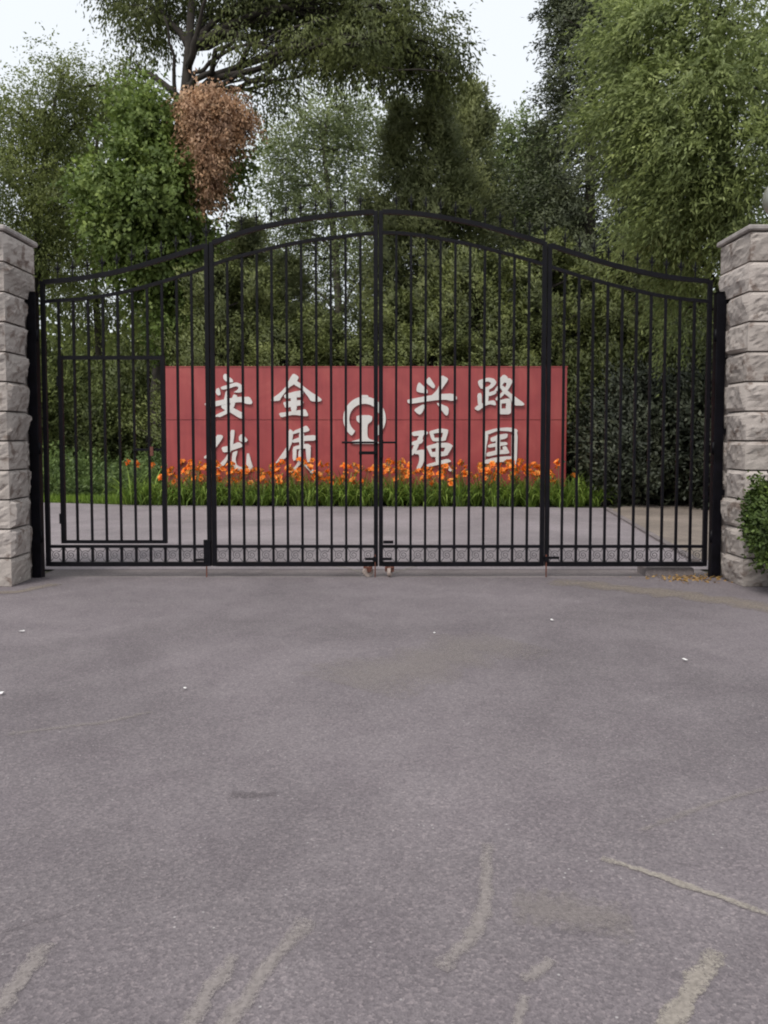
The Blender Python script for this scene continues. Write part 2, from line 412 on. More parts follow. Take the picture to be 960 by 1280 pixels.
PY, PD, PW, CH = 7.45, .66, .93, .275
def pillar(x_in, sgn, label, seed):
    """sgn=+1: the pillar extends to +x from its inner face x_in"""
    root = tag(empty('stone_pillar', (x_in+sgn*PW/2, PY+PD/2, 0)), label, 'pillar', 'stone gate pillars')
    x0 = -PW/2; y0 = -PD/2
    MB().box((x0+.03, y0+.03, -.1), (-x0-.03, -y0-.03, CH*12-.01)).build('core', M['mortar'], root)
    for k in range(12):
        z = k*CH; j = .006
        full = k >= 10
        dA = PD if full else PD*.62
        inner = 'L' if sgn > 0 else 'R'
        wa = PW*(.5 if k % 2 else .62)
        # corner block on the gate side
        me = rock_block(seed+k*7, wa-j, dA-j, CH-.017, 'F'+inner)
        lx = x0 if sgn > 0 else -x0-wa+j
        link('stone', me, M['stone'], root, (lx+rnd.uniform(-.006, .006), y0+rnd.uniform(-.008, .006), z+.004))
        # outer corner block
        wb = PW-wa
        me = rock_block(seed+k*7+1, wb-j, PD-j, CH-.017, 'F'+('R' if sgn > 0 else 'L'))
        lx = x0+wa if sgn > 0 else x0+j
        link('stone', me, M['stone'], root, (lx, y0, z+.004))
        if not full:      # set-back block behind, where the gate post stands
            me = rock_block(seed+k*7+2, wa-.05, PD-dA-.004, CH-.017, inner)
            lx = x0+.045 if sgn > 0 else -x0-wa+.005
            link('stone', me, M['stone'], root, (lx, y0+dA, z+.004))
    c = MB(); e = .03
    zt = CH*12
    c.box((x0-e, y0-e, zt), (-x0+e, -y0+e, zt+.05)); c.build('cap', M['cap'], root, bevel=.012)
    return root
XR, XL = 3.365, -3.50
pillar(XR, 1, 'rough granite pillar carrying a round globe lamp, beside a clipped bush', 100)
pillar(XL, -1, 'rough granite pillar next to the gate leaf with the wicket door', 400)

lamp = tag(empty('globe_lamp', (3.835, PY+PD/2, CH*12+.05)), 'unlit round frosted globe lamp on top of a stone pillar', 'lamp')
MB().lathe([(.10, 0), (.10, .02), (.06, .03), (.045, .09), (.075, .12), (.085, .15)]).build('neck', M['cap'], lamp, True)
MB().lathe([(.2*math.sin(a), .335-.2*math.cos(a)) for a in [math.pi*k/16 for k in range(1, 16)]], seg=28).build('globe', M['globe'], lamp, True)

# ------------------------------------------------------------------ gate
SX = [-3.402, -1.728, -.056, 1.612, 3.250]         # leaf boundaries
top_px = [(45,354),(53,353),(100,348),(150,339),(200,325),(262,305),(290,295),(320,286),(373,275),(427,268),(473,265),(520,267),(560,273),(600,281),(640,292),(681,304),(707,313),(773,333),(840,347),(890,352),(900,353)]
sec_px = [(45,378),(55,377),(107,373),(150,366),(200,353),(255,335),(268,330),(320,315),(373,303),(427,296),(473,291),(490,291),(560,300),(640,319),(681,331),(690,334),(773,358),(840,372),(888,377),(900,378)]
def curve(px):
    P = [at(x, y, GY) for x, y in px]; xs = np.array([p.x for p in P]); zs = np.array([p.z for p in P])
    # cubic Hermite with averaged slopes
    s = np.gradient(zs, xs)
    def f(x):
        i = int(np.clip(np.searchsorted(xs, x)-1, 0, len(xs)-2)); h = xs[i+1]-xs[i]; t = (x-xs[i])/h
        return float((2*t**3-3*t*t+1)*zs[i]+(t**3-2*t*t+t)*h*s[i]+(-2*t**3+3*t*t)*zs[i+1]+(t**3-t*t)*h*s[i+1])
    return f
ztop, zsec = curve(top_px), curve(sec_px)
ZB, ZL = at(480, 705, GY).z, at(480, 683, GY).z    # bottom rail, lower rail
STW, BW = .042, .0235

def square_bar(x, z0, z1, w_):
    return MB().box((x-w_/2, GY-w_/2, z0), (x+w_/2, GY+w_/2, z1))

def scroll_mesh(w_, h_):
    pts = []
    for k in range(26):
        a = k/25*3.6*math.pi; r = .046*(1-.82*k/25)
        pts.append((math.cos(a+.8)*r, 0, math.sin(a+.8)*r))
    mb = MB().tube(pts, .0042, 4)
    mb.tube([(-w_/2, 0, -h_/2), (-.03, 0, -.03)], .0042, 4); mb.tube([(.03, 0, .03), (w_/2, 0, h_/2)], .0042, 4)
    mb.tube([(w_/2, 0, -h_/2), (.03, 0, -.034)], .0042, 4); mb.tube([(-.034, 0, .03), (-w_/2, 0, h_/2)], .0042, 4)
    return mb.mesh('scroll')

def finial_mesh():
    mb = MB().tube([(0,0,-.02), (0,0,.07)], .008, 4)
    mb.lathe([(.004,.065),(.016,.075),(.016,.085),(.006,.095)], seg=6)
    mb.tube([(0,0,.09),(0,0,.125),(0,0,.15),(0,0,.205)], [.006,.017,.014,.001], 4)
    for s in (-1, 1):
        mb.tube([(0,0,.09),(s*.022,0,.115),(s*.036,0,.14),(s*.034,0,.155)], [.006,.008,.006,.002], 4)
    return mb.mesh('finial')
FIN = finial_mesh()

leaf_labels = ['black steel gate leaf with the wicket door set into it',
               'black steel gate leaf rising from the wicket leaf to the centre, one caster under it',
               'black steel gate leaf at the centre carrying the lock bracket above its caster',
               'black steel gate leaf sweeping down to the pillar with the globe lamp']
leaves = []
for li in range(4):
    xa, xb = SX[li]+.004, SX[li+1]-.004
    root = tag(empty('gate_leaf', ((xa+xb)/2, GY, 0)), leaf_labels[li], 'gate leaf', 'leaves of the steel gate')
    cx = (xa+xb)/2; leaves.append(root)
    def put(mb, name, m=M['gate'], bevel=0, smooth=False, parent=None):
        par = parent or root
        o = mb.build(name, m, par, smooth, bevel)
        o.location = (-cx, -GY, 0) if parent is None else (0, 0, 0)
        return o
    # stiles
    for x in (xa+STW/2, xb-STW/2):
        put(square_bar(x, ZB-.02, ztop(x)+.01, STW), 'stile', bevel=.003)
    xi0, xi1 = xa+STW, xb-STW
    xs = np.linspace(xi0-.006, xi1+.006, 22)
    put(MB().tube([(x, GY, ztop(x)) for x in xs], .030, 4, up=(0, 1, 0)), 'top_rail')
    put(MB().tube([(x, GY, zsec(x)) for x in xs], .022, 4, up=(0, 1, 0)), 'upper_rail')
    put(MB().box((xi0-.006, GY-.0215, ZB-.022), (xi1+.006, GY+.0215, ZB+.022)), 'bottom_rail', bevel=.003)
    put(MB().box((xi0-.006, GY-.0155, ZL-.015), (xi1+.006, GY+.0155, ZL+.015)), 'lower_rail', bevel=.003)
    nb = 10; step = (xi1-xi0+.03)/(nb+1)
    bxs = [xi0-.015+step*(k+1) for k in range(nb)]
    sc = scroll_mesh(step-BW, ZL-ZB-.035)
    for k, x in enumerate(bxs):
        z0 = ZB
        if li == 0 and k < 8:
            # bars of the door opening: lower stub, then on above the door
            put(square_bar(x, ZB, ZL, BW), 'bar')
            zt_door = at(140, 445, GY).z
            put(square_bar(x, zt_door, zsec(x), BW), 'bar')
        else:
            put(square_bar(x, ZB, zsec(x), BW), 'bar')
        link('finial', FIN, M['gate'], root, (x-cx, 0, ztop(x)+.022)).scale = (.8, .8, .82)
    edges = [xi0-.012]+bxs+[xi1+.012]
    for k in range(nb+1):
        link('scroll', sc, M['scroll'], root, ((edges[k]+edges[k+1])/2-cx, -.004, (ZB+ZL)/2+.003))
    # a finial on each stile of the joint
    if li in (0, 2): link('finial', FIN, M['gate'], root, (xb-STW/2-cx, 0, ztop(xb-STW/2)+.012))
    if li == 0:
        door = MB(); zt_, zb_ = at(140, 445, GY).z, at(140, 679, GY).z
        xl, xr = bxs[0]+.008, bxs[7]
        fr = put(MB().box((xl-.02, GY-.024, zb_), (xl+.02, GY+.020, zt_)).box((xr-.02, GY-.024, zb_), (xr+.02, GY+.020, zt_))
                 .box((xl+.02, GY-.024, zt_-.036), (xr-.02, GY+.020, zt_)).box((xl+.02, GY-.024, zb_), (xr-.02, GY+.020, zb_+.030)), 'wicket_door')
        for x in bxs[1:7]: put(square_bar(x, zb_+.02, zt_-.02, BW-.002), 'bar', parent=fr)
        zh = at(180, 562, GY).z
        put(MB().box((bxs[5]-.01, GY-.028, zh-.012), (xr+.01, GY-.013, zh+.012)), 'latch', parent=fr)
        put(MB().box((bxs[6]+.02, GY-.05, zh-.06), (bxs[6]+.05, GY-.0285, zh+.03)), 'latch_handle', parent=fr, m=M['rust'])
        for zz in (zb_+.25, zt_-.25):
            put(MB().tube([(xl-.022, GY-.02, zz-.05), (xl-.022, GY-.02, zz+.05)], .013, 8), 'hinge', parent=fr)
    # ironmongery
    if li in (0, 1, 2):
        xd = [at(259, 700, GY).x, at(469, 700, GY).x, at(682, 700, GY).x][li]
        put(MB().tube([(xd, GY-.03, .0), (xd, GY-.03, ZB+.10)], .007, 6), 'drop_rod', m=M['rust'])
        put(MB().box((xd-.02, GY-.045, ZB+.03), (xd+.02, GY-.0225, ZB+.08)), 'rod_guide')
    if li == 0:
        put(MB().box((xb-.075, GY-.04, ZB-.015), (xb-.004, GY-.023, ZB+.25)), 'lock_plate', bevel=.003)
        put(MB().box((xb-.16, GY-.036, ZB+.035), (xb-.07, GY-.024, ZB+.058)), 'latch_bar')
    if li == 3:
        put(MB().box((xa+.01, GY-.038, ZB+.055), (xa+.14, GY-.023, ZB+.080)), 'latch_bar')
    if li in (1, 2):
        s = 1 if li == 2 else -1
        zb1, zb2 = at(480, 553, GY).z, at(480, 566, GY).z
        xs_ = xb if li == 1 else xa
        L1 = .36 if li == 1 else .17
        put(MB().tube([(xs_+s*.005, GY-.034, zb1), (xs_+s*L1, GY-.034, zb1)], .011, 8), 'slide_bolt')
        if li == 1: put(MB().box((xs_-.19, GY-.045, zb2-.016), (xs_-.01, GY-.0225, zb2+.016)), 'bolt_keeper', bevel=.003)
        else: put(MB().box((xs_+.004, GY-.055, zb2-.05), (xs_+.045, GY-.0225, zb1+.03)), 'lock_bracket', bevel=.004)
        zl1, zl2 = at(480, 677, GY).z, at(480, 698, GY).z
        if li == 2: put(MB().box((xs_+.045, GY-.045, zl1-.014), (xs_+.145, GY-.022, zl1+.014)), 'latch_bar')
        put(MB().box((xs_+s*.01 if s > 0 else xs_-.13, GY-.05, zl2-.012), (xs_+.13 if s > 0 else xs_-.01, GY-.0225, zl2+.012)), 'catch_plate')
        # caster
        xc = at(460, 713, GY).x if li == 1 else at(487, 713, GY).x
        ct = put(MB().box((xc-.045, GY-.04, ZB-.036), (xc+.045, GY+.04, ZB-.0225)), 'caster', m=M['rust'])
        a_ = R(25) if li == 1 else R(80)
        ax = Vector((math.cos(a_+math.pi/2), math.sin(a_+math.pi/2), 0)); cc = Vector((xc, GY-.005, .055))
        put(MB().tube([cc-ax*.017, cc+ax*.017], .054, 18), 'wheel', m=M['wheel'], parent=ct)
        for q in (-1, 1):
            e = ax*q*.024
            put(MB().tube([cc+e, cc+e+Vector((0, 0, ZB-.03-.055))], [.026, .03], 4, up=ax), 'fork', m=M['rust'], parent=ct)
        put(MB().tube([cc-ax*.03, cc+ax*.03], .011, 8), 'axle', m=M['rust'], parent=ct)

# hinge posts beside the pillars, held by brackets
for x, sg, lab in ((-3.470, -1, 'black steel hinge post beside the pillar of the wicket leaf'), (3.318, 1, 'black steel hinge post beside the pillar with the globe lamp')):
    root = tag(empty('gate_post', (x, GY-.02, 0)), lab, 'gate post', 'hinge posts of the gate')
    zt_ = at(46, 367, GY).z
    MB().box((-.046, -.046, -.03), (.046, .046, zt_)).build('post', M['gate'], root, bevel=.004)
    MB().box((-.052, -.052, zt_-.002), (.052, .052, zt_+.008)).build('post_cap', M['gate'], root)
    for py in (378, 451, 539, 615):
        z = at(46, py, GY).z
        MB().box((sg*.0465 if sg > 0 else -.16, -.03, z-.028), (.16 if sg > 0 else -.0465, .02, z+.028)).build('bracket', M['gate'], root)
    for py in (420, 560, 670):
        z = at(46, py, GY).z
        xx = -sg*.0475
        MB().tube([(xx, -.03, z-.06), (xx, -.03, z+.06)], .016, 8).build('hinge', M['gate'], root, True)

# ------------------------------------------------------------------ red slogan wall
BY = 17.3
WX0, WX1 = at(206, 545, BY).x, at(708, 545, BY).x
WZ = at(480, 459, BY).z
wall = tag(empty('slogan_wall', ((WX0+WX1)/2, BY, 0)), 'long red slogan wall with white raised Chinese characters behind the daylilies', 'sign wall')
wc = (WX0+WX1)/2; hw = (WX1-WX0)/2; zs_ = at(480, 525, BY).z
MB().box((-hw+.02, .03, -.1), (hw-.02, .32, WZ-.02)).build('body', M['red'], wall)
MB().box((-hw, 0, zs_+.006), (hw, .03, WZ)).build('face_panel', M['red'], wall, bevel=.004)
MB().box((-hw, 0, -.05), (hw, .03, zs_-.006)).build('face_panel', M['red'], wall, bevel=.004)
MB().box((-hw-.012, -.012, WZ), (hw+.012, .34, WZ+.02)).build('coping', M['red'], wall)

KX = BY/F_PX                                             # metres per photograph pixel on the wall
def glyph(name, ox, oy, polys, label, scale=12.0, depth=.045):
    bm = bmesh.new()
    p0 = at(ox, oy, BY)
    for i, poly in enumerate(polys):
        y = -depth-.0018*i
        pts = [(p0.x-wc+q[0]/scale*KX, p0.z-q[1]/scale*KX) for q in poly]
        # round the corners once (Chaikin) so that strokes read as brushwork
        sm = []
        for a, b in zip(pts, pts[1:]+pts[:1]):
            sm += [(a[0]*.8+b[0]*.2, a[1]*.8+b[1]*.2), (a[0]*.2+b[0]*.8, a[1]*.2+b[1]*.8)]
        area = sum(a[0]*b[1]-b[0]*a[1] for a, b in zip(sm, sm[1:]+sm[:1]))
        if area < 0: sm.reverse()
        f = [bm.verts.new((x, y, z)) for x, z in sm]; bk = [bm.verts.new((x, -.001, z)) for x, z in sm]
        n = len(sm)
        for tri in tessellate_polygon([[Vector((x, z, 0)) for x, z in sm]]):
            a3, b3, c3 = tri; ar = (sm[b3][0]-sm[a3][0])*(sm[c3][1]-sm[a3][1])-(sm[c3][0]-sm[a3][0])*(sm[b3][1]-sm[a3][1])
            if abs(ar) > 1e-12: bm.faces.new((f[a3], f[b3], f[c3]) if ar > 0 else (f[a3], f[c3], f[b3]))
        for k in range(n):
            k2 = (k+1) % n; bm.faces.new((f[k2], f[k], bk[k], bk[k2]))
    me = bpy.data.meshes.new(name); bm.to_mesh(me); bm.free()
    return tag(link(name, me, M['white'], wall), label)

CH_AN = [[(350,110),(385,82),(430,130),(490,172),(498,212),(440,218),(390,202),(352,160)],
 [(245,310),(290,295),(312,400),(270,412),(235,370)],
 [(305,285),(430,248),(540,213),(605,235),(648,300),(642,350),(590,368),(495,362),(560,330),(582,290),(540,268),(440,306),(330,327)],
 [(390,335),(442,345),(430,420),(405,520),(400,555),(520,605),(640,670),(645,755),(590,748),(450,660),(330,605),(315,565),(360,470)],
 [(500,388),(558,410),(540,470),(505,590),(430,665),(300,733),(252,722),(200,745),(130,770),(250,690),(350,645),(440,585),(472,480)],
 [(65,520),(250,490),(430,455),(550,432),(650,430),(742,428),(785,515),(760,542),(680,532),(640,507),(540,512),(430,525),(250,570),(95,582)]]
CH_QUAN = [[(440,78),(520,130),(512,168),(455,242),(370,290),(250,450),(235,488),(150,492),(92,482),(140,440),(240,370),(340,265),(390,150)],
 [(470,180),(560,240),(600,283),(720,370),(820,430),(868,475),(830,502),(700,497),(660,430),(590,340),(540,300),(440,245)],
 [(290,400),(450,352),(560,333),(590,350),(580,430),(440,442),(320,462)],
 [(283,515),(330,500),(560,475),(590,500),(580,552),(400,578),(320,602)],
 [(218,670),(340,655),(560,622),(620,612),(662,700),(640,722),(440,695),(350,712),(250,738)],
 [(400,365),(490,355),(488,660),(402,670)]]
CH_YOU = [[(250,222),(320,222),(352,250),(300,330),(250,400),(150,530),(80,582),(52,555),(120,500),(200,380)],
 [(165,430),(225,390),(228,690),(170,710)],
 [(318,405),(440,385),(590,322),(645,385),(630,402),(480,455),(350,492)],
 [(460,148),(522,148),(515,230),(490,400),(430,550),(380,660),(300,722),(245,702),(330,620),(400,540),(440,440),(460,300)],
 [(490,480),(562,458),(555,500),(530,580),(545,670),(600,705),(690,700),(700,500),(735,495),(770,640),(795,720),(740,765),(600,775),(510,735),(475,660),(480,560)],
 [(583,250),(620,208),(660,240),(718,295),(700,327),(640,332),(588,310)]]
CH_ZHI = [[(440,165),(570,113),(640,78),(693,160),(600,187),(520,187),(420,217)],
 [(373,128),(442,170),(420,340),(390,405),(340,560),(240,612),(155,662),(200,600),(330,420),(372,320)],
 [(415,300),(600,235),(782,223),(778,307),(620,312),(430,345)],
 [(525,180),(600,170),(602,390),(530,400)],
 [(430,405),(490,385),(482,600),(430,612)],
 [(430,400),(640,348),(708,385),(690,432),(590,425),(490,440)],
 [(622,380),(702,385),(692,632),(640,627)],
 [(520,440),(577,440),(570,600),(540,670),(450,762),(388,802),(378,770),(470,690),(510,620)],
 [(598,640),(650,650),(720,720),(762,770),(710,808),(670,750),(600,682)]]
CH_XING = [[(285,208),(350,270),(412,330),(412,382),(300,367),(242,347),(254,260)],
 [(435,128),(482,200),(527,270),(500,312),(400,232),(383,190)],
 [(615,103),(722,158),(692,215),(612,330),(545,430),(430,440),(490,390),(560,318),(600,200)],
 [(108,470),(250,445),(380,420),(560,390),(790,378),(850,430),(845,472),(780,492),(680,472),(560,477),(400,497),(180,532),(113,522)],
 [(345,538),(372,560),(342,650),(300,697),(250,672),(203,620)],
 [(538,513),(620,540),(728,585),(718,702),(680,708),(600,602)]]
CH_LU = [[(150,190),(200,168),(225,260),(242,305),(190,312),(150,240)],
 [(180,175),(300,143),(385,160),(425,210),(400,260),(340,312),(250,342),(230,300),(318,268),(345,220),(290,197),(190,232)],
 [(238,300),(318,290),(298,530),(238,572)],
 [(138,382),(202,368),(207,560),(150,565)],
 [(92,602),(150,550),(300,492),(400,480),(422,562),(320,537),(240,572),(150,643)],
 [(290,372),(412,330),(422,382),(310,425)],
 [(458,170),(530,93),(594,140),(565,180),(505,260),(432,342),(378,372),(400,320),(458,240)],
 [(520,165),(620,148),(664,200),(602,320),(502,432),(420,492),(408,452),(500,370),(565,275),(575,222),(520,215)],
 [(458,272),(520,260),(600,350),(700,428),(845,532),(822,562),(680,557),(620,442),(540,382)],
 [(448,470),(500,478),(496,640),(450,688)],
 [(455,482),(600,450),(636,470),(622,522),(455,532)],
 [(570,482),(644,468),(634,685),(560,685)],
 [(450,608),(642,598),(637,690),(455,690)]]
CH_QIANG = [[(168,180),(340,150),(424,180),(402,222),(352,217),(332,302),(248,302),(288,232),(190,242)],
 [(163,330),(330,278),(352,300),(322,352),(180,384)],
 [(210,368),(292,350),(242,470),(180,534),(162,502)],
 [(228,460),(350,438),(378,470),(352,650),(282,760),(243,732),(288,620),(288,512),(218,512)],
 [(430,172),(490,168),(532,322),(480,312)],
 [(430,170),(600,123),(722,143),(712,192),(560,192),(465,212)],
 [(650,150),(727,148),(682,302),(620,302)],
 [(490,268),(692,258),(682,312),(510,322)],
 [(388,392),(450,388),(502,540),(470,564)],
 [(388,392),(560,343),(720,338),(795,385),(770,412),(560,412),(436,432)],
 [(690,360),(792,383),(712,522),(640,522)],
 [(450,478),(722,468),(712,534),(468,558)],
 [(535,338),(590,338),(586,642),(530,652)],
 [(388,670),(560,620),(720,577),(772,620),(700,642),(560,672),(418,704)],
 [(668,668),(720,678),(785,750),(740,774)]]
CH_GUO = [[(223,182),(292,168),(302,260),(272,400),(257,600),(250,690),(222,695)],
 [(225,180),(420,123),(620,108),(742,145),(732,192),(600,168),(440,160),(290,222)],
 [(650,128),(742,138),(728,685),(650,690)],
 [(240,600),(420,558),(620,538),(722,570),(722,642),(480,622),(240,662)],
 [(328,270),(450,223),(594,198),(584,272),(450,302),(348,332)],
 [(298,370),(450,333),(580,328),(592,372),(450,392),(298,418)],
 [(273,490),(420,455),(600,438),(624,502),(450,512),(278,553)],
 [(412,222),(480,220),(482,498),(410,508)],
 [(508,400),(570,388),(604,460),(540,474)]]
for nm, ox, oy, g, lb in (('character', 250, 460, CH_AN, 'white raised character 安'), ('character', 330, 460, CH_QUAN, 'white raised character 全'),
                          ('character', 250, 525, CH_YOU, 'white raised character 优'), ('character', 330, 525, CH_ZHI, 'white raised character 质'),
                          ('character', 500, 460, CH_XING, 'white raised character 兴'), ('character', 585, 460, CH_LU, 'white raised character 路'),
                          ('character', 500, 525, CH_QIANG, 'white raised character 强'), ('character', 585, 525, CH_GUO, 'white raised character 国')):
    glyph(nm, ox, oy, g, lb)
ring_o, ring_i = [], []
for k in range(41):
    a = R(127)+k/40*R(286)            # clockwise in image space, gap at the bottom
    ring_o.append((485+318*math.cos(a), 458+ (330 if math.sin(a) < 0 else 322)*math.sin(a)))
    ring_i.append((485+228*math.cos(a), 462+226*math.sin(a)))
ring = ring_o+ring_i[::-1]
rail = [(365,405),(600,405),(600,490),(545,530),(528,560),(528,720),(560,765),(690,795),(700,832),(270,832),(280,795),(410,765),(440,720),(440,560),(422,530),(365,490)]
knob = [(428,140),(432,106),(538,106),(546,140)]
glyph('emblem', 415, 485, [ring, rail, knob], 'white railway emblem of an open ring over a rail section')

# ------------------------------------------------------------------ foliage tools (numpy)
def unit(a): return a/np.maximum(np.linalg.norm(a, axis=1, keepdims=True), 1e-9)

def leaf_mesh(name, P, D, L, W, rg, fold=0.0, cv=None, nrm=None):
    """one four-cornered leaf per row: base P, direction D, length L, width W; nrm: outward side of the clump it grows on"""
    n = len(P); D = unit(D)
    S = unit(np.cross(D, rg.normal(size=(n, 3)))); N = np.cross(D, S)
    L = np.broadcast_to(np.asarray(L, float).reshape(-1, 1), (n, 1)); W = np.broadcast_to(np.asarray(W, float).reshape(-1, 1), (n, 1))
    vn = None
    if nrm is not None:
        nrm = unit(nrm); flip = np.where((N*nrm).sum(1, keepdims=True) < 0, -1.0, 1.0); S = S*flip; N = N*flip
        vn = unit(nrm+N*.55)
    mid = P+D*L*.45
    V = np.empty((n, 4, 3)); V[:, 0] = P; V[:, 1] = mid-S*W*.5+N*W*fold; V[:, 2] = P+D*L; V[:, 3] = mid+S*W*.5+N*W*fold
    V = V[:, [0, 3, 2, 1]] if False else V
    var = rg.normal(.5, .22, n)
    if cv is not None: var = .45*var+.55*cv
    me = quads(name, V, np.clip(var, 0, 1))
    if vn is not None:
        # winding 0,1,2,3 turns from -S over D to +S: its normal is D x S or its opposite; keep both in step
        g = np.cross(V[:, 1]-V[:, 0], V[:, 2]-V[:, 0]); sg = np.where((g*vn).sum(1, keepdims=True) < 0, -1.0, 1.0)
        if (sg < 0).mean() > .5:
            V = V[:, [0, 3, 2, 1]]; me.vertices.foreach_set('co', V.reshape(-1).astype(np.float32)); me.update()
        me.polygons.foreach_set('use_smooth', np.ones(n, bool))
        cn = me.attributes.new('custom_normal', 'FLOAT_VECTOR', 'POINT')
        cn.data.foreach_set('vector', np.repeat(vn, 4, 0).reshape(-1).astype(np.float32))
        me.update()
    return me

def quads(name, V, var):
    n = len(V); me = bpy.data.meshes.new(name)
    me.vertices.add(n*4); me.vertices.foreach_set('co', V.reshape(-1).astype(np.float32))
    me.loops.add(n*4); me.loops.foreach_set('vertex_index', np.arange(n*4, dtype=np.int32))
    me.polygons.add(n); me.polygons.foreach_set('loop_start', np.arange(0, n*4, 4, dtype=np.int32))
    at_ = me.attributes.new('var', 'FLOAT', 'FACE'); at_.data.foreach_set('value', np.asarray(var, np.float32))
    me.update(calc_edges=True); return me

def strands(S, D, Ln, nleaf, rg, along=1.0, rand=.6, grav=0.0, sag=0.0, jit=.03):
    """leaf bases and directions along straight or sagging shoots"""
    k = len(S); t = np.tile((np.arange(nleaf)+.5)/nleaf, (k, 1))+rg.uniform(-.5, .5, (k, nleaf))/nleaf
    D = unit(D); Ln = np.broadcast_to(np.asarray(Ln, float).reshape(-1, 1, 1), (k, 1, 1))
    P = S[:, None]+D[:, None]*Ln*t[..., None]; P[..., 2] -= sag*(t**2)*Ln[..., 0]
    P = P+rg.normal(0, jit, P.shape)
    LD = D[:, None]*along+rg.normal(0, rand, P.shape); LD[..., 2] -= grav+sag*t
    return P.reshape(-1, 3), LD.reshape(-1, 3)

def sample_blob(c, r, n, rg, shell=.45):
    d = unit(rg.normal(size=(n, 3))); q = rg.uniform(0, 1, (n, 1))**shell
    return np.asarray(c)+d*q*np.asarray(r), d

def limb(mb, a, b, r0, r1, rg, sag=.12, n=6, sides=6):
    a, b = Vector(a), Vector(b); L = (b-a).length; pts = []
    for k in range(n):
        t = k/(n-1); p = a.lerp(b, t)+Vector((0, 0, sag*L*math.sin(math.pi*t)))
        if 0 < k < n-1: p += Vector(rg.normal(0, .03*L, 3))
        pts.append(p)
    mb.tube(pts, [r0+(r1-r0)*k/(n-1) for k in range(n)], sides)
    return pts

def blob_tree(name, base, trunk, blobs, leaf, wood, rg, ncl=60, per=7, nleaf=9, L=.11, W=.05, slen=.55,
              hang=0.0, rand=.6, grav=.1, jit=.05, r0=.22, spread=.28, twigs=True, sag=0.0, sweep=0.0):
    """tree: trunk polyline (relative to base), crown of shoots filling the given ellipsoids (centre, radii, weight)"""
    root = empty(name, base); mb = MB()
    tp = [Vector(p) for p in trunk]; nT = len(tp)
    mb.tube(tp, [r0*(1-.75*k/(nT-1))*(1.25 if k == 0 else 1) for k in range(nT)], 9)
    PP, DD, CV, NN = [], [], [], []
    for c, r, wt in blobs:
        cV = Vector(c)
        st = min(tp[1:], key=lambda p: (p-cV).length+(2.0*max(0, p.z-cV.z+.3)))
        lp = limb(mb, st, cV, r0*.34, r0*.10, rg)
        n = max(4, int(ncl*wt)); C, d = sample_blob(c, r, n, rg)
        if twigs:
            for q in C[::2]:
                s = lp[int(rg.integers(2, len(lp)))]
                limb(mb, s, q, r0*.085, r0*.03, rg, .06, 4, 3)
        # shoots round each cluster
        k = len(C); S = np.repeat(C, per, 0)+rg.normal(0, spread, (k*per, 3))
        D = np.repeat(d, per, 0)*.55+rg.normal(0, .5, (k*per, 3)); D[:, 2] -= hang; D[:, 0] += sweep
        P, LD = strands(S, D, slen*rg.uniform(.5, 1.5, len(S)), nleaf, rg, 1, rand, grav, sag, jit)
        PP.append(P); DD.append(LD); CV.append(np.repeat(rg.uniform(0, 1, k), per*nleaf))
        m_ = per*nleaf; NN.append((P-np.repeat(C, m_, 0))/(spread+.35*slen)*.75+np.repeat(d, m_, 0)*.55+np.array([0, 0, .4]))
    P = np.concatenate(PP); D = np.concatenate(DD); CV = np.concatenate(CV)
    mb.build('trunk', wood, root, True)
    link('crown', leaf_mesh('crown', P, D, L*rg.uniform(.7, 1.3, len(P)), W*rg.uniform(.7, 1.3, len(P)), rg, cv=CV, nrm=np.concatenate(NN)), leaf, root)
    return root

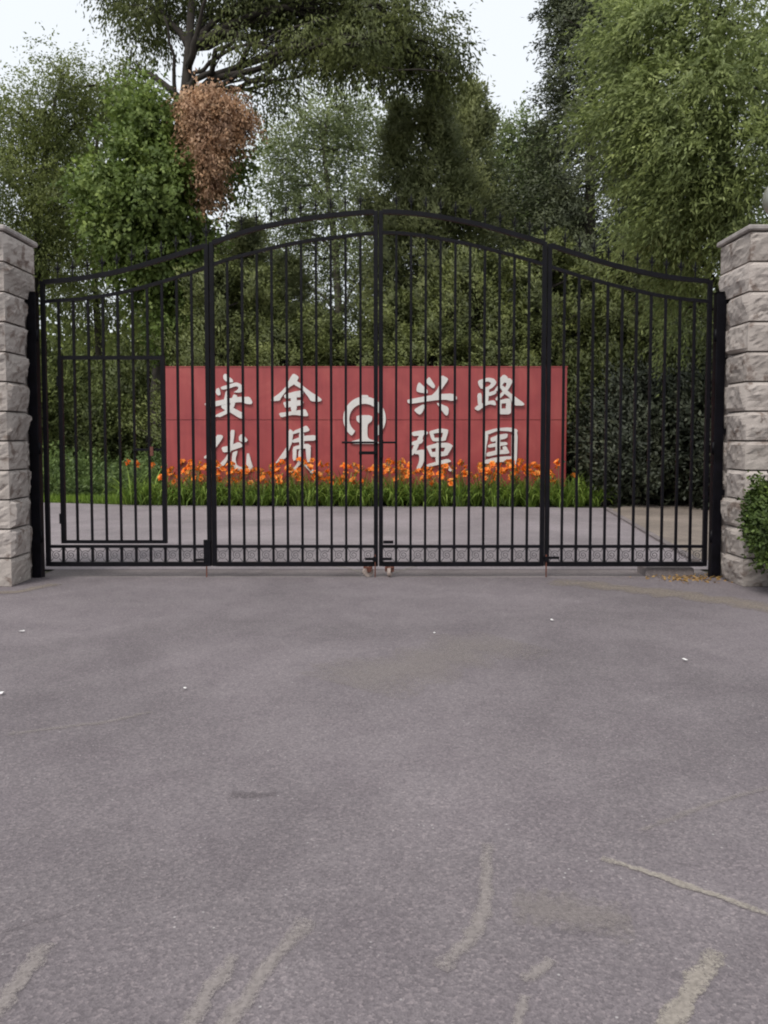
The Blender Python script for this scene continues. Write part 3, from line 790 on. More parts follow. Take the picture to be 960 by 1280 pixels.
def conifer(name, H, Rb, leaf, wood, rg, z0=.3, ncl=420, per=11, nleaf=12, L=.12, W=.045, up=.6, slen=.6, power=.8, rand=.5, jit=.03, r0=.14, grav=0.0, tiers=0, spread=.18, rough=.3, inner=.35):
    root = empty(name); mb = MB()
    mb.tube([(0, 0, -.1), (.03, 0, H*.4), (-.02, .03, H*.97)], [r0, r0*.7, r0*.12], 8)
    h = rg.uniform(0, 1, ncl)**.9; az = rg.uniform(0, 2*math.pi, ncl)
    if tiers: h = np.clip((np.floor(h*tiers)+rg.normal(.5, .16, ncl))/tiers, 0, .995)
    env = Rb*np.clip((1-h), 0, 1)**power*np.clip(.55+h*3.2, 0, 1)
    ph = rg.uniform(0, 6.28, 5)
    lob = 1+rough*(.5*np.sin(3*az+ph[0]+7*h)+.45*np.sin(5*az+ph[1]-11*h)+.4*np.sin(2*az+ph[2]+17*h))+rg.normal(0, rough*.4, ncl)
    q = rg.uniform(.10, 1, ncl)**inner
    rad = np.clip(env*lob*q, .02, None)
    out = np.stack([np.cos(az), np.sin(az), np.zeros(ncl)], 1)
    C = out*rad[:, None]; C[:, 2] = z0+h*(H-z0)-rad*(.30 if up < 0 else -.12)
    for k in range(0, ncl, max(1, ncl//130)):
        mb.tube([(0, 0, max(.2, C[k, 2]-.3*rad[k]*(1 if up > 0 else -.3))), tuple(C[k])], [r0*.18, r0*.05], 4)
    n = ncl*per
    S = np.repeat(C, per, 0)+rg.normal(0, spread, (n, 3))*(1-.5*np.repeat(h, per))[:, None]
    D = np.repeat(out, per, 0)+rg.normal(0, .42, (n, 3)); D[:, 2] += up
    P, LD = strands(S-unit(D)*slen*.3, D, slen*rg.uniform(.5, 1.3, n)*(1-.4*np.repeat(h, per)), nleaf, rg, 1, rand, grav, .2 if up < 0 else 0, jit)
    cv = np.repeat(rg.uniform(0, 1, ncl), per*nleaf)
    mb.build('trunk', wood, root, True)
    link('crown', leaf_mesh('crown', P, LD, L*rg.uniform(.7, 1.3, len(P)), W*rg.uniform(.7, 1.3, len(P)), rg, cv=cv, nrm=(P-np.repeat(C, per*nleaf, 0))/(spread+.3*slen)*.7+np.repeat(out, per*nleaf, 0)*.7+np.array([0, 0, .4])), leaf, root)
    return root

def shrub(name, rx, ry, rz, leaf, wood, rg, shoots=900, nleaf=9, L=.07, W=.035, slen=.28, rand=.7, stems=7, grav=0, zc=None, up=.35, jit=.02):
    root = empty(name); mb = MB(); zc = rz if zc is None else zc
    for k in range(stems):
        a = rg.uniform(0, 6.28); q = rg.uniform(.3, .75)
        limb(mb, (math.cos(a)*.08, math.sin(a)*.08, -.03), (math.cos(a)*rx*q, math.sin(a)*ry*q, zc+rz*rg.uniform(0, .5)), .022*rz+.008, .006, rg, .1, 5, 5)
    d = unit(rg.normal(size=(shoots, 3))); ph = rg.uniform(0, 6.28, 6)
    lob = 1+.16*np.sin(4*d[:, 0]+ph[0]+3*d[:, 2])*np.sin(5*d[:, 1]+ph[1])+.13*np.sin(9*d[:, 0]+ph[2])*np.sin(8*d[:, 2]+ph[3])+.08*np.sin(14*d[:, 1]+ph[4])
    q = (rg.uniform(.05, 1, shoots)**.42)*lob
    S = d*q[:, None]*np.array([rx, ry, rz])*.92; S[:, 2] += zc
    S[:, 2] = np.maximum(S[:, 2], .04)
    D = d*.9+rg.normal(0, .4, (shoots, 3)); D[:, 2] += up
    P, LD = strands(S-unit(D)*slen*.4, D, slen*rg.uniform(.6, 1.4, shoots), nleaf, rg, 1, rand, grav, 0, jit)
    P[:, 2] = np.maximum(P[:, 2], .02)
    cvs = np.clip(.5+.5*np.sin(7*S[:, 0]/rx+ph[0])*np.sin(6*S[:, 2]/rz+ph[1])+rg.normal(0, .2, shoots), 0, 1)
    mb.build('stem', wood, root, True)
    link('foliage', leaf_mesh('foliage', P, LD, L*rg.uniform(.7, 1.35, len(P)), W*rg.uniform(.7, 1.35, len(P)), rg, cv=np.repeat(cvs, nleaf), nrm=np.repeat(d, nleaf, 0)*.8+rg.normal(0, .25, P.shape)+np.array([0, 0, .35])), leaf, root)
    return root

def place(root, x, y, s=(1, 1, 1), rz=0):
    root.location = (x, y, -.02); root.rotation_euler = (0, 0, rz); root.scale = s if hasattr(s, '__len__') else (s, s, s)
    return root
RG = lambda s: np.random.default_rng(s)

# ------------------------------------------------------------------ the big tree with the climbers
TY = 24.0
def rel(px, py, Y, base): return tuple(at(px, py, Y)-Vector(base))
b0 = at(196, 600, TY); b0.z = -.02; b0 = tuple(b0)
tr = [(0, 0, -.1)]+[rel(x, y, TY, b0) for x, y in ((198, 520), (207, 420), (216, 320), (224, 220), (231, 130), (236, 60), (242, -40))]
k_ = TY/F_PX
def bl(px, py, rx, rz, dY=0, ry=None, wt=1.0, Y=TY, base=b0):
    c = rel(px, py, Y+dY, base); kk = (Y+dY)/F_PX
    return (c, (rx*kk, (ry if ry else (rx+rz)*.5)*kk, rz*kk), wt)
big = [bl(192, 14, 36, 32, .8, wt=.7), bl(165, -30, 40, 50, 1.5, wt=.7), bl(250, -40, 70, 45, .6, wt=1.2), bl(275, 14, 36, 22, 1.6, wt=.35),
       bl(335, 6, 55, 30, .8, wt=1.0), bl(400, 22, 60, 38, 1.2, wt=1.3), bl(468, 28, 58, 40, .4, wt=1.3), bl(528, 52, 46, 34, .6, wt=1.0),
       bl(455, -20, 70, 40, 1, wt=1.1), bl(375, -40, 70, 45, 0, wt=1.1), bl(328, 118, 18, 18, .6, wt=.12), bl(560, 76, 22, 24, .3, wt=.35),
       bl(430, 66, 42, 18, .9, wt=.4), bl(495, 74, 42, 18, .8, wt=.45), bl(163, 85, 16, 22, .5, wt=.08), bl(352, 66, 30, 14, 1.0, wt=.16), bl(300, 44, 36, 20, -1.6, wt=.10), bl(380, 46, 36, 16, -1.5, wt=.22), bl(450, 56, 46, 22, -1.4, wt=.45), bl(345, 100, 16, 14, -1.2, wt=.10)]
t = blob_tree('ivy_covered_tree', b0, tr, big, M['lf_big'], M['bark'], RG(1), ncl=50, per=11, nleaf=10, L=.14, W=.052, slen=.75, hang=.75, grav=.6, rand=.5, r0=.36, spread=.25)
# heavy limbs seen against the sky
mbx = MB(); rg = RG(5)
for pth, ra in (([(234, 110), (250, 85), (290, 60), (350, 40), (420, 20)], .075), ([(232, 150), (262, 118), (310, 108), (345, 78), (400, 52), (470, 38)], .085),
                ([(310, 109), (370, 94), (440, 82), (520, 84), (560, 92)], .05), ([(226, 180), (219, 120), (213, 70), (205, 20)], .085), ([(236, 90), (246, 40), (262, -10)], .11)):
    P = [Vector(rel(x, y, TY-.1-1.1*q/(len(pth)-1), b0)) for q, (x, y) in enumerate(pth)]; fine = []
    for i in range(len(P)-1):
        for q in range(3): fine.append(P[i].lerp(P[i+1], q/3)+Vector(rg.normal(0, .055, 3)))
    fine.append(P[-1]); mbx.tube(fine, [ra*(1-.7*i/(len(fine)-1)) for i in range(len(fine))], 7)
mbx.build('limb', M['bark'], t, True)
tag(t, 'tall dark tree with spreading drooping crown, climbers wrapped round its trunk', 'tree')
# green climber and withered climber on its trunk
def climber(name, blobs, leaf, seed, L, W, ncl, label, cat, hang=.4, root_pts=None, slen=.42, spread=.16):
    root = empty(name, b0); PP, DD, CV, NN = [], [], [], []; rg = RG(seed); mb = MB()
    for c, r, wt in blobs:
        C, d = sample_blob(c, r, int(ncl*wt), rg, .5)
        S = np.repeat(C, 5, 0)+rg.normal(0, spread, (len(C)*5, 3)); D = np.repeat(d, 5, 0)*.7+rg.normal(0, .35, S.shape); D[:, 2] -= hang
        P, LD = strands(S, D, slen*rg.uniform(.4, 1.5, len(S)), 8, rg, 1, .6, .4, 0, .05); PP.append(P); DD.append(LD); CV.append(np.repeat(rg.uniform(0, 1, len(C)), 40)); NN.append((P-np.repeat(C, 40, 0))/.3*.75+np.repeat(d, 40, 0)*.55+np.array([0, 0, .35]))
    P = np.concatenate(PP); D = np.concatenate(DD)
    pts = root_pts or []
    for k in range(3):
        mb.tube([Vector(p)+Vector(rg.normal(0, .10, 3)) for p in pts], .035, 5)
    mb.build('stem', M['bark'], root, True)
    link('foliage', leaf_mesh('foliage', P, D, L*rg.uniform(.7, 1.3, len(P)), W*rg.uniform(.7, 1.3, len(P)), rg, cv=np.concatenate(CV), nrm=np.concatenate(NN)), leaf, root)
    return tag(root, label, cat)
ivy = [bl(190, 155, 40, 40, -1, wt=.8), bl(180, 205, 50, 40, -1.2, wt=1.1), bl(150, 240, 50, 45, -1.2, wt=1.2), bl(205, 250, 50, 50, -1.4, wt=1.3),
       bl(165, 290, 60, 40, -1.2, wt=1.3), bl(230, 300, 35, 45, -.8, wt=.8), bl(190, 335, 50, 40, -1, wt=1.0), bl(215, 395, 28, 50, -.6, wt=.5),
       bl(285, 205, 22, 50, .2, wt=.45), bl(168, 130, 24, 28, -.6, wt=.4), bl(240, 190, 30, 60, .5, wt=.7)]
climber('green_climber', ivy, M['lf_ivy'], 11, .13, .10, 120, 'bright green leafy climber bulging round the trunk of the tall tree', 'climber', .4, tr[:6])
dead = [bl(258, 122, 24, 14, -1.6, wt=.7), bl(292, 134, 16, 14, -1.5, wt=.4), bl(246, 146, 18, 18, -1.7, wt=.6), bl(278, 160, 20, 15, -1.6, wt=.5),
        bl(258, 178, 17, 18, -1.7, wt=.5), bl(266, 200, 13, 14, -1.7, wt=.3), bl(258, 222, 8, 14, -1.6, wt=.2), bl(256, 242, 4, 10, -1.6, wt=.08), bl(236, 122, 8, 14, -1.5, wt=.2), bl(302, 150, 6, 10, -1.5, wt=.12)]
climber('withered_climber', dead, M['lf_dead'], 12, .11, .055, 120, 'withered brown climber hanging high on the trunk of the tall tree', 'climber', 1.1, tr[4:7], .55, .12)

# ------------------------------------------------------------------ loose trees at the left
def px_tree(name, px, Y, trunk_px, blobs, leaf, wood, label, cat='tree', group=None, **kw):
    b = at(px, 600, Y); b.z = -.02; b = tuple(b)
    trk = [(0, 0, -.1)]+[rel(x, y, Y, b) for x, y in trunk_px]
    bb = [bl(x, y, rx, rz, dY, wt=wt, Y=Y, base=b) for (x, y, rx, rz, dY, wt) in blobs]
    t = blob_tree(name, b, trk, bb, leaf, wood, **kw)
    return tag(t, label, cat, group)
px_tree('drooping_tree', 30, 27, [(32, 480), (40, 380), (48, 280), (58, 190), (70, 120)],
        [(80, 95, 26, 36, 0, .5), (55, 140, 44, 38, -.6, .8), (20, 165, 40, 40, .5, .7), (100, 130, 30, 30, .6, .4), (30, 215, 55, 45, -1, 1.0), (85, 190, 38, 36, .4, .6),
         (130, 110, 26, 16, 0, .22), (20, 280, 60, 45, .5, 1.1), (80, 260, 45, 45, -.5, .9), (60, 320, 60, 45, 0, 1.0), (-30, 200, 40, 80, 0, .9), (130, 145, 26, 12, .3, .15), (0, 130, 20, 20, 0, .15)],
        M['lf_left'], M['bark'], 'loose olive-green drooping tree behind the pillar of the wicket leaf', group=None, rg=RG(21), ncl=58, per=10, nleaf=11, L=.11, W=.048, slen=.7, hang=.55, grav=.45, rand=.5, r0=.2, spread=.27)
px_tree('drooping_tree', 128, 33, [(126, 480), (120, 380), (116, 300), (120, 200)],
        [(110, 180, 40, 40, 0, .7), (140, 120, 36, 26, 0, .45), (95, 240, 50, 45, .5, .9), (130, 300, 60, 50, 0, 1.0), (60, 350, 70, 50, 0, 1.0), (130, 380, 70, 55, 0, 1.0), (170, 85, 20, 16, 0, .14)],
        M['lf_left'], M['bark'], 'drooping tree standing further back, between the olive tree and the climber-wrapped trunk', rg=RG(22), ncl=58, per=9, nleaf=11, L=.14, W=.062, slen=.8, hang=.5, grav=.5, rand=.5, r0=.2, spread=.4)

# ------------------------------------------------------------------ pale airy tree behind the centre
px_tree('pale_tree', 425, 36, [(425, 480), (424, 400), (420, 320), (412, 250), (405, 190), (410, 135)],
        [(400, 150, 42, 26, 0, .55), (440, 140, 36, 26, 0, .5), (365, 185, 30, 22, 0, .4), (420, 190, 50, 36, 1, .8), (355, 225, 32, 26, -.5, .4), (460, 190, 40, 40, .5, .6),
         (390, 250, 55, 36, 1, .7), (440, 270, 50, 44, 0, .7), (345, 275, 40, 36, 0, .4), (400, 330, 70, 45, 1, 1.1), (345, 200, 18, 14, 0, .15), (470, 330, 50, 60, 0, .8), (330, 330, 50, 45, 0, .9), (400, 390, 80, 40, 1, .8)],
        M['lf_pale'], M['bark_pale'], 'pale grey-green airy tree rising behind the middle of the gate', rg=RG(23), ncl=60, per=10, nleaf=10, L=.15, W=.07, slen=.9, hang=-.1, grav=.1, rand=.7, r0=.24, spread=.45)

px_tree('broadleaf_tree', 632, 32, [(632, 480), (630, 400), (634, 320), (630, 250), (634, 190)],
        [(640, 172, 30, 22, 0, .45), (606, 200, 34, 30, .5, .6), (662, 206, 36, 34, -.4, .65), (632, 245, 52, 40, 0, .9), (690, 250, 36, 40, .4, .6), (600, 285, 46, 40, -.4, .7), (650, 310, 60, 45, 0, .8), (625, 370, 70, 50, 0, .7)],
        M['lf_mid'], M['bark'], 'mid-green broadleaf tree between the slim cypress and the dark spruce', rg=RG(24), ncl=48, per=11, nleaf=10, L=.14, W=.07, slen=.65, hang=.1, grav=.2, rand=.6, r0=.22, spread=.34)

# ------------------------------------------------------------------ conifers
cyp = conifer('cypress_tree', 12.6, 1.7, M['lf_cyp'], M['bark'], RG(31), ncl=260, per=13, nleaf=15, L=.14, W=.055, up=.9, slen=.8, power=.62, spread=.30, rough=.5, jit=.06, rand=.6)
tag(cyp, 'tall dark cypress with a twin pointed top behind the slogan wall', 'tree')
place(cyp, *at(545, 545, 27)[:2], s=(1.05, 1, 1.03))
def again(src, px, Y, s, rz, label, group=None):
    c = copy_tree(src); p = at(px, 545, Y); place(c, p.x, Y, s, rz)
    c['label'] = label
    if group: c['group'] = group
    return c
again(cyp, 500, 27.5, (1.1, 1.0, 1.0), 1.3, 'olive cypress standing just beside the pale airy tree')
again(cyp, 586, 29, (1.2, 1.1, 1.09), 2.6, 'dark slim cypress next to the twin-topped cypress')
again(cyp, 672, 34, (1.35, 1.3, 1.08), 5.2, 'cypress with rounded top close by the dark spruce')
again(cyp, 310, 30, (1.1, 1.1, .74), .6, 'short cypress behind the withered climber')
again(cyp, 360, 28, (1.1, 1.1, .60), 3.3, 'low cypress under the pale airy tree')

jun = conifer('juniper', 5.2, 1.75, M['lf_jun'], M['bark'], RG(32), ncl=220, per=16, nleaf=13, L=.10, W=.042, up=.55, slen=.5, power=.5, spread=.19, rough=.45, jit=.04, rand=.6)
tag(jun, 'bushy olive juniper in the row right behind the slogan wall', 'juniper', 'junipers behind the slogan wall')
place(jun, at(276, 545, 20.9).x, 20.9, (.95, 1, 1.12), 0)
jun['label'] = 'bushy juniper behind the slogan wall, above the character an (安)'
for i, (px, Y, sx, sz, lb) in enumerate(((318, 21.6, 1.0, 1.12, 'taller juniper behind the slogan wall, between the characters an (安) and quan (全)'), (355, 20.2, .9, .80, 'bushy juniper behind the slogan wall, above the character quan (全)'),
        (400, 21.4, 1.0, .90, 'juniper behind the slogan wall, between the character quan (全) and the emblem'), (445, 20.6, .95, .72, 'low juniper behind the slogan wall, above the railway emblem'),
        (492, 21.5, 1.0, .98, 'juniper behind the slogan wall, between the emblem and the character xing (兴)'), (540, 20.4, .95, .82, 'bushy juniper behind the slogan wall, above the character xing (兴)'),
        (585, 21.3, 1.05, 1.20, 'taller juniper behind the slogan wall, between the characters xing (兴) and lu (路)'), (632, 20.5, .95, .86, 'bushy juniper behind the slogan wall, above the character lu (路)'),
        (682, 21.2, 1.1, 1.25, 'tallest juniper of the row, behind the blank end of the slogan wall past lu (路)'))):
    c = copy_tree(jun); place(c, at(px, 545, Y).x, Y, (sx, sx, sz), i*1.37+.8); c['label'] = lb
spr = conifer('spruce_tree', 19.5, 3.9, M['lf_spruce'], M['bark'], RG(33), ncl=820, per=12, nleaf=15, L=.13, W=.046, up=-.10, slen=1.0, power=.80, tiers=20, jit=.06, rand=.5, r0=.24, spread=.28, rough=.34, inner=.5)
tag(spr, 'tall dark layered spruce reaching past the top, beside the cypresses', 'tree')
place(spr, at(733, 545, 25).x, 25, 1, .4)
again(spr, 712, 31, (1.0, .9, .54), 2.2, 'shorter dark spruce between the tall spruce and the bluish cypress')

again(spr, 805, 30, (1.0, 1.0, .72), 3.9, 'dark spruce hidden behind the bright drooping tree and the tall spruce')
again(cyp, 265, 29, (1.25, 1.2, .66), 5.9, 'short cypress below the withered climber')

# ------------------------------------------------------------------ bright drooping tree at the right
px_tree('bright_drooping_tree', 935, 14.5, [(933, 480), (926, 400), (915, 300), (905, 200), (890, 100), (880, 0)],
        [(788, 95, 50, 45, .5, .8), (830, 45, 60, 50, 0, 1.0), (900, 20, 70, 55, -.6, 1.1), (800, 150, 55, 45, -.3, .9), (860, 120, 60, 55, -.8, 1.1), (930, 110, 60, 60, -.8, 1.1), (768, 50, 28, 30, .8, .3),
         (836, 200, 55, 42, -.5, 1.0), (900, 205, 60, 50, -1.0, 1.1), (960, 200, 50, 60, -.6, 1.0), (840, 255, 58, 38, -.4, .9), (910, 270, 50, 40, -.7, .9), (845, 300, 50, 32, .2, .7), (875, 325, 40, 36, .4, .6),
         (960, 40, 60, 70, .5, .9), (850, -40, 90, 40, .6, .8), (790, 10, 40, 30, .9, .4), (860, 385, 36, 42, 1.0, .4), (900, 180, 80, 110, 1.8, .8), (960, 300, 60, 60, 1.0, .8)],
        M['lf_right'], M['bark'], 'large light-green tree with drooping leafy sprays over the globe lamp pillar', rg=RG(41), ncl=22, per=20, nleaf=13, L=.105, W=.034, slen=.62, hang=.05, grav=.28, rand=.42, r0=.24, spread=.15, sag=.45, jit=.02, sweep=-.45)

# ------------------------------------------------------------------ shrubs
sh = shrub('dark_shrub', 1.25, 1.2, 1.5, M['lf_dark'], M['bark'], RG(51), shoots=2600, nleaf=10, L=.10, W=.05, slen=.42, zc=1.35)
tag(sh, 'dark grey-leaved shrub at the road edge where the kerb strip begins', 'shrub', 'dark shrubs at the end of the wall')
place(sh, at(800, 545, 16.6).x, 16.6)
for px, Y, s, rz, lb in ((745, 19.4, (1.1, 1.1, 1.25), 1, 'tall olive-green shrub just past the end of the slogan wall'), (860, 16.8, (1.0, 1.0, 1.0), 2, 'dark shrub at the back edge of the dirt paving'),
        (905, 15.8, 1.0, 3.1, 'dark shrub behind the hinge post of the globe lamp pillar'), (835, 19.2, (1.2, 1.2, 1.4), 4.2, 'tallest olive-green shrub, behind the ones edging the dirt paving'), (775, 18.4, (.95, 1, .95), 5, 'dark shrub between the last daylilies and the kerb strip shrub')):
    c = copy_tree(sh); place(c, at(px, 545, Y).x, Y, s, rz); c['label'] = lb
    if px in (745, 835):
        for ch in c.children:
            if ch.name.startswith('foliage'): ch.material_slots[0].link = 'OBJECT'; ch.material_slots[0].material = M['lf_olive']
ob = shrub('olive_bush', 1.6, 1.5, 1.55, M['lf_bush'], M['bark'], RG(52), shoots=3000, nleaf=10, L=.11, W=.05, slen=.42, zc=1.6)
tag(ob, 'rounded olive-green bush above the weeds, seen through the wicket door', 'bush', 'bushes behind the wicket door')
place(ob, at(112, 545, 22.5).x, 22.5, (.85, .85, .9))
for px, Y, s, rz, lb in ((60, 23.5, (1.1, 1, 1.3), 1.1, 'taller olive bush between the wicket door and its hinge post'), (165, 26.5, (1.0, 1.0, 1.4), 2.7, 'olive bush behind the dark climber-wrapped trunk'),
        (20, 21.5, 1.1, 4, 'olive bush hidden partly by the pillar of the wicket leaf'), (235, 27.5, (1.0, 1, 1.5), 5.3, 'olive bush in the gap between the dark trunk and the slogan wall junipers')):
    c = copy_tree(ob); place(c, at(px, 545, Y).x, Y, s, rz); c['label'] = lb
ju2 = again(jun, 735, 21.5, (1.15, 1.1, 1.15), 2.9, 'juniper at the end of the row, above the dark shrubs'); ju2.pop('group', None)
jn3 = again(jun, 790, 20.8, (1.2, 1.1, 1.2), 4.4, 'juniper rising out of the dark shrubs below the tall spruce'); jn3.pop('group', None)
jn4 = again(jun, 845, 21.5, (1.2, 1.1, 1.05), 5.6, 'juniper behind the dark shrubs, under the bright drooping tree'); jn4.pop('group', None)

hb = shrub('clipped_bush', .40, .36, .52, M['lf_hedge'], M['bark'], RG(53), shoots=3000, nleaf=9, L=.034, W=.022, slen=.10, zc=.66, stems=9, jit=.008, up=.15)
tag(hb, 'small glossy green clipped bush in front of the globe lamp pillar', 'bush'); place(hb, 3.60, 7.08)
# young tree standing outside the frame; one shoot reaches over the pillar
yt = blob_tree('young_tree', (4.55, 7.15, -.02), [(0, 0, -.1), (.02, 0, 1.2), (-.02, .02, 2.4), (.0, 0, 3.2)],
               [((-.55, -.02, 3.08), (.55, .10, .07), .5), ((.2, .1, 3.4), (.5, .4, .4), 1.4), ((0.1, 0, 2.8), (.5, .4, .3), 1.0)], M['lf_hedge'], M['bark'], RG(54),
               ncl=22, per=3, nleaf=6, L=.06, W=.03, slen=.18, hang=.1, rand=.5, r0=.04, spread=.06, jit=.01)
tag(yt, 'young tree whose leafy twig reaches over the front of the globe lamp pillar', 'tree')

# ------------------------------------------------------------------ undergrowth and far woodland
def blades(name, n, xr, yr, hmin, hmax, wdt, m, seed, lean=.35, mask=None, label=None):
    rg = RG(seed); x = rg.uniform(*xr, n); y = rg.uniform(*yr, n)
    if mask is not None: k = mask(x, y); x, y = x[k], y[k]
    n = len(x); P = np.stack([x, y, np.full(n, -.02)], 1)
    D = rg.normal(0, lean, (n, 3)); D[:, 2] = 1
    me = leaf_mesh(name, P, D, rg.uniform(hmin, hmax, n), wdt*rg.uniform(.7, 1.3, n), rg)
    return tag(link(name, me, m), label, kind='stuff')
edge_x = np.array([p[0] for p in road_edge]); edge_y = np.array([p[1] for p in road_edge])
inside = lambda x, y: y > np.interp(x, edge_x, edge_y)+.03
blades('grass', 60000, (-12, -4.2), (16.1, 19.5), .07, .24, .016, M['grass'], 61, .4, inside, 'bright green grass along the road behind the wicket door')
rg = RG(62); n = 2600
S = np.stack([rg.uniform(-12, -4.9, n), rg.uniform(17.5, 21.5, n), np.full(n, .0)], 1); D = rg.normal(0, .22, (n, 3)); D[:, 2] = 1
hgt = rg.uniform(.3, .75, n)*(1+.35*np.sin(S[:, 0]*2.1)+.25*np.sin(S[:, 1]*3+S[:, 0]))+.10*(S[:, 1]-17.5)
P, LD = strands(S, D, hgt, 16, rg, .35, .75, .0, 0, .03)
tag(link('tall_weeds', leaf_mesh('tall_weeds', P, LD, .11*rg.uniform(.6, 1.4, len(P)), .05*rg.uniform(.6, 1.4, len(P)), rg, cv=np.repeat(rg.uniform(0, 1, n), 16)), M['weed']), 'leafy knee-high weeds behind the wicket door', kind='stuff')
blades('undergrowth', 14000, (-8, 14), (18.5, 24), .15, .6, .09, M['lf_olive'], 63, .6, None, 'dark undergrowth below the trees')
rg = RG(64); n = 90000
az = rg.uniform(-1, 1, n)
X = az*46; Yf = 47+rg.uniform(-3, 5, n)+6*np.abs(az); top = 8.0+1.8*np.sin(X*.35)+1.4*np.sin(X*.9+1)+1.0*np.sin(X*2.1)
Zf = top*rg.uniform(0, 1, n)**.8
me = leaf_mesh('far_woodland', np.stack([X, Yf, Zf], 1), rg.normal(size=(n, 3)), .55*rg.uniform(.6, 1.3, n), .32*rg.uniform(.6, 1.3, n), rg)
tag(link('far_woodland', me, M['lf_left']), 'far belt of woodland closing the view below the trees', kind='stuff')

# ------------------------------------------------------------------ daylilies
def day_foliage(seed):
    rg = RG(seed); V, var = [], []
    for k in range(62):
        a = rg.uniform(0, 6.28); L = rg.uniform(.55, .95); bend = rg.uniform(.35, 1.35); w_ = rg.uniform(.022, .036)
        dr = np.array([math.cos(a), math.sin(a), 0]); sd = np.array([-math.sin(a), math.cos(a), 0]); b = dr*rg.uniform(0, .15)+np.array([0, 0, -.02]); th0 = R(rg.uniform(50, 86))
        prev = None; vv = rg.uniform(0, 1)
        for j in range(6):
            t = j/5; th = th0-bend*1.75*t*t
            if j == 0: p = b.copy()
            else: p = p+(dr*math.cos(th)+np.array([0, 0, math.sin(th)]))*L/5
            ww = w_*(1-.9*t**2.2)
            cur = (p-sd*ww*.5, p+sd*ww*.5)
            if prev is not None: V.append([prev[0], prev[1], cur[1], cur[0]]); var.append(vv)
            prev = cur
    return quads('foliage', np.array(V), var)
def flower_mesh(seed):
    rg = RG(seed); V, var = [], []
    for k in range(6):
        a = k*math.pi/3+rg.normal(0, .06); dr = np.array([math.cos(a), math.sin(a), 0]); sd = np.array([-math.sin(a), math.cos(a), 0])
        pr = [(.006, 0, .010), (.020, .045, .024), (.052, .075, .034), (.085, .070, .003)]
        pts = [(dr*r+np.array([0, 0, z]), w_) for r, z, w_ in pr]; vv = rg.uniform(.1, .9)
        for (p, w0), (q, w1) in zip(pts, pts[1:]):
            V.append([p-sd*w0, p+sd*w0, q+sd*w1, q-sd*w1]); var.append(vv)
    return quads('flower', np.array(V), var)
FOL = [day_foliage(70+i) for i in range(5)]; FLW = [flower_mesh(80+i) for i in range(4)]
for m_ in FOL: m_.materials.append(M['lf_day'])
for m_ in FLW: m_.materials.append(M['petal'])
def stalk_mesh(h, lean, seed):
    rg = RG(seed); mb = MB()
    mb.tube([(0, 0, .0), (lean*.3, .0, h*.5), (lean, 0, h)], [.007, .006, .004], 4)
    for k in range(3):
        a = rg.uniform(0, 6.28); b = Vector((lean, 0, h-.01-.02*k)); e = b+Vector((math.cos(a)*.05, math.sin(a)*.05, .05))
        mb.tube([b, e, e+Vector((math.cos(a)*.012, math.sin(a)*.012, .04))], [.003, .008, .002], 4)
    me = mb.mesh('flower_stalk'); me.materials.append(M['stalk']); return me
STK = [(stalk_mesh(h, l, i), h, l) for i, (h, l) in enumerate(((.52, .05), (.62, .09), (.68, .04), (.76, .08), (.84, .12)))]
rr = random.Random(17); cnt = 0
x = -5.3; first = True
bedL, bedR = -5.25, 4.55
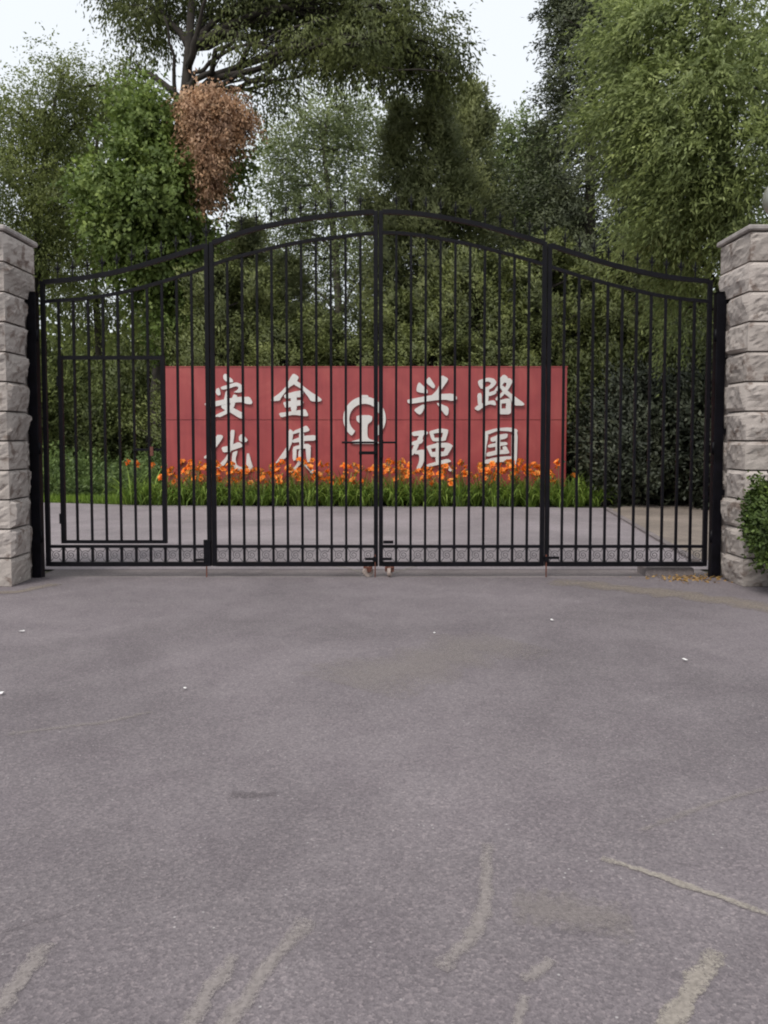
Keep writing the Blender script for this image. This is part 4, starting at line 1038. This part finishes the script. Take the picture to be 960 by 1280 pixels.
for row, (yy, stepx) in enumerate(((16.28, .34), (16.62, .36), (16.98, .38))):
    x = bedL+row*.13
    while x < bedR:
        y = yy+rr.uniform(-.07, .07)+(.25*max(0, (-3.0-x)/2.2)); y = max(y, float(np.interp(x, edge_x, edge_y))+.16)
        pl = tag(empty('daylily', (x, y, 0), rr.uniform(0, 6.28)), 'orange-flowered daylily clump in the bed along the foot of the slogan wall', 'daylily', 'daylilies along the slogan wall')
        s = rr.uniform(.82, 1.06); pl.scale = (s, s, s)
        fo = link('foliage', FOL[rr.randrange(5)], None, pl); fo['kind'] = 'stuff'
        dense = .5+.5*math.sin(x*2.3+1.0)*math.sin(x*.9)
        nst = rr.choice((2, 3, 3, 4, 4)) if x > -4.4 else rr.choice((0, 1, 1, 2))
        if x > 3.6: nst = rr.choice((0, 0, 1, 1))
        if dense < .3 and rr.random() < .4: nst = max(0, nst-1)
        for q in range(nst):
            me, h, l = STK[rr.randrange(5)]
            st = link('flower_stalk', me, None, pl, (rr.uniform(-.12, .12), rr.uniform(-.12, .12), -.01)); st.rotation_euler = (0, 0, rr.uniform(0, 6.28))
            for _ in range(rr.choice((1, 2, 2))):
                a = rr.uniform(0, 6.28); off = .03 if _ else .0
                fl = link('flower', FLW[rr.randrange(4)], None, st, (l+off*math.cos(a), off*math.sin(a), h-.005-.05*_))
                fl.rotation_euler = (rr.uniform(.3, 1.15), 0, rr.uniform(0, 6.28)); fs = rr.uniform(.72, 1.05); fl.scale = (fs, fs, fs)
        x += stepx*rr.uniform(.85, 1.15)

# ------------------------------------------------------------------ litter
def scrap(px, py, s, label, seed, m=M['paper']):
    rg = random.Random(seed); p = gpt(px, py); mb = MB(); n = 5
    for j in range(3):
        for i in range(3):
            mb.v.append(((i-1)*s*.5+rg.uniform(-.1, .1)*s, (j-1)*s*.35+rg.uniform(-.1, .1)*s, .006+rg.uniform(0, .25)*s))
    for j in range(2):
        for i in range(2): mb.f.append((j*3+i, j*3+i+1, j*3+i+4, j*3+i+3))
    o = mb.build('paper_scrap', m, None, loc=(p.x, p.y, .006)); o.rotation_euler = (0, 0, rg.uniform(0, 3))
    return tag(o, label, 'litter')
scrap(27, 791, 0.034, 'small white paper scrap on the asphalt, out from the pillar of the wicket leaf', 1)
scrap(2, 869, 0.028, 'white paper scrap on the asphalt, second one out from the wicket leaf pillar', 2)
scrap(690, 777, 0.031, 'curled white paper scrap on the asphalt before the slim drop rod', 3)
scrap(856, 827, 0.028, 'white paper scrap on the asphalt, out from the globe lamp pillar', 4)
scrap(543, 793, 0.015, 'tiny white scrap on the asphalt straight out from the gate centre', 5)
scrap(231, 863, 0.022, 'grey-white flattened scrap on the middle of the asphalt', 6)
rg = RG(90); n = 260
P = np.stack([rg.normal(3.05, .22, n), 7.86+rg.normal(0, .10, n), rg.uniform(.004, .02, n)], 1); D = rg.normal(0, 1, (n, 3)); D[:, 2] *= .12
tag(link('fallen_leaves', leaf_mesh('fallen_leaves', P, D, .035, .018, rg), M['dry_leaf']), 'dry yellow leaves swept up at the foot of the gate post', kind='stuff')
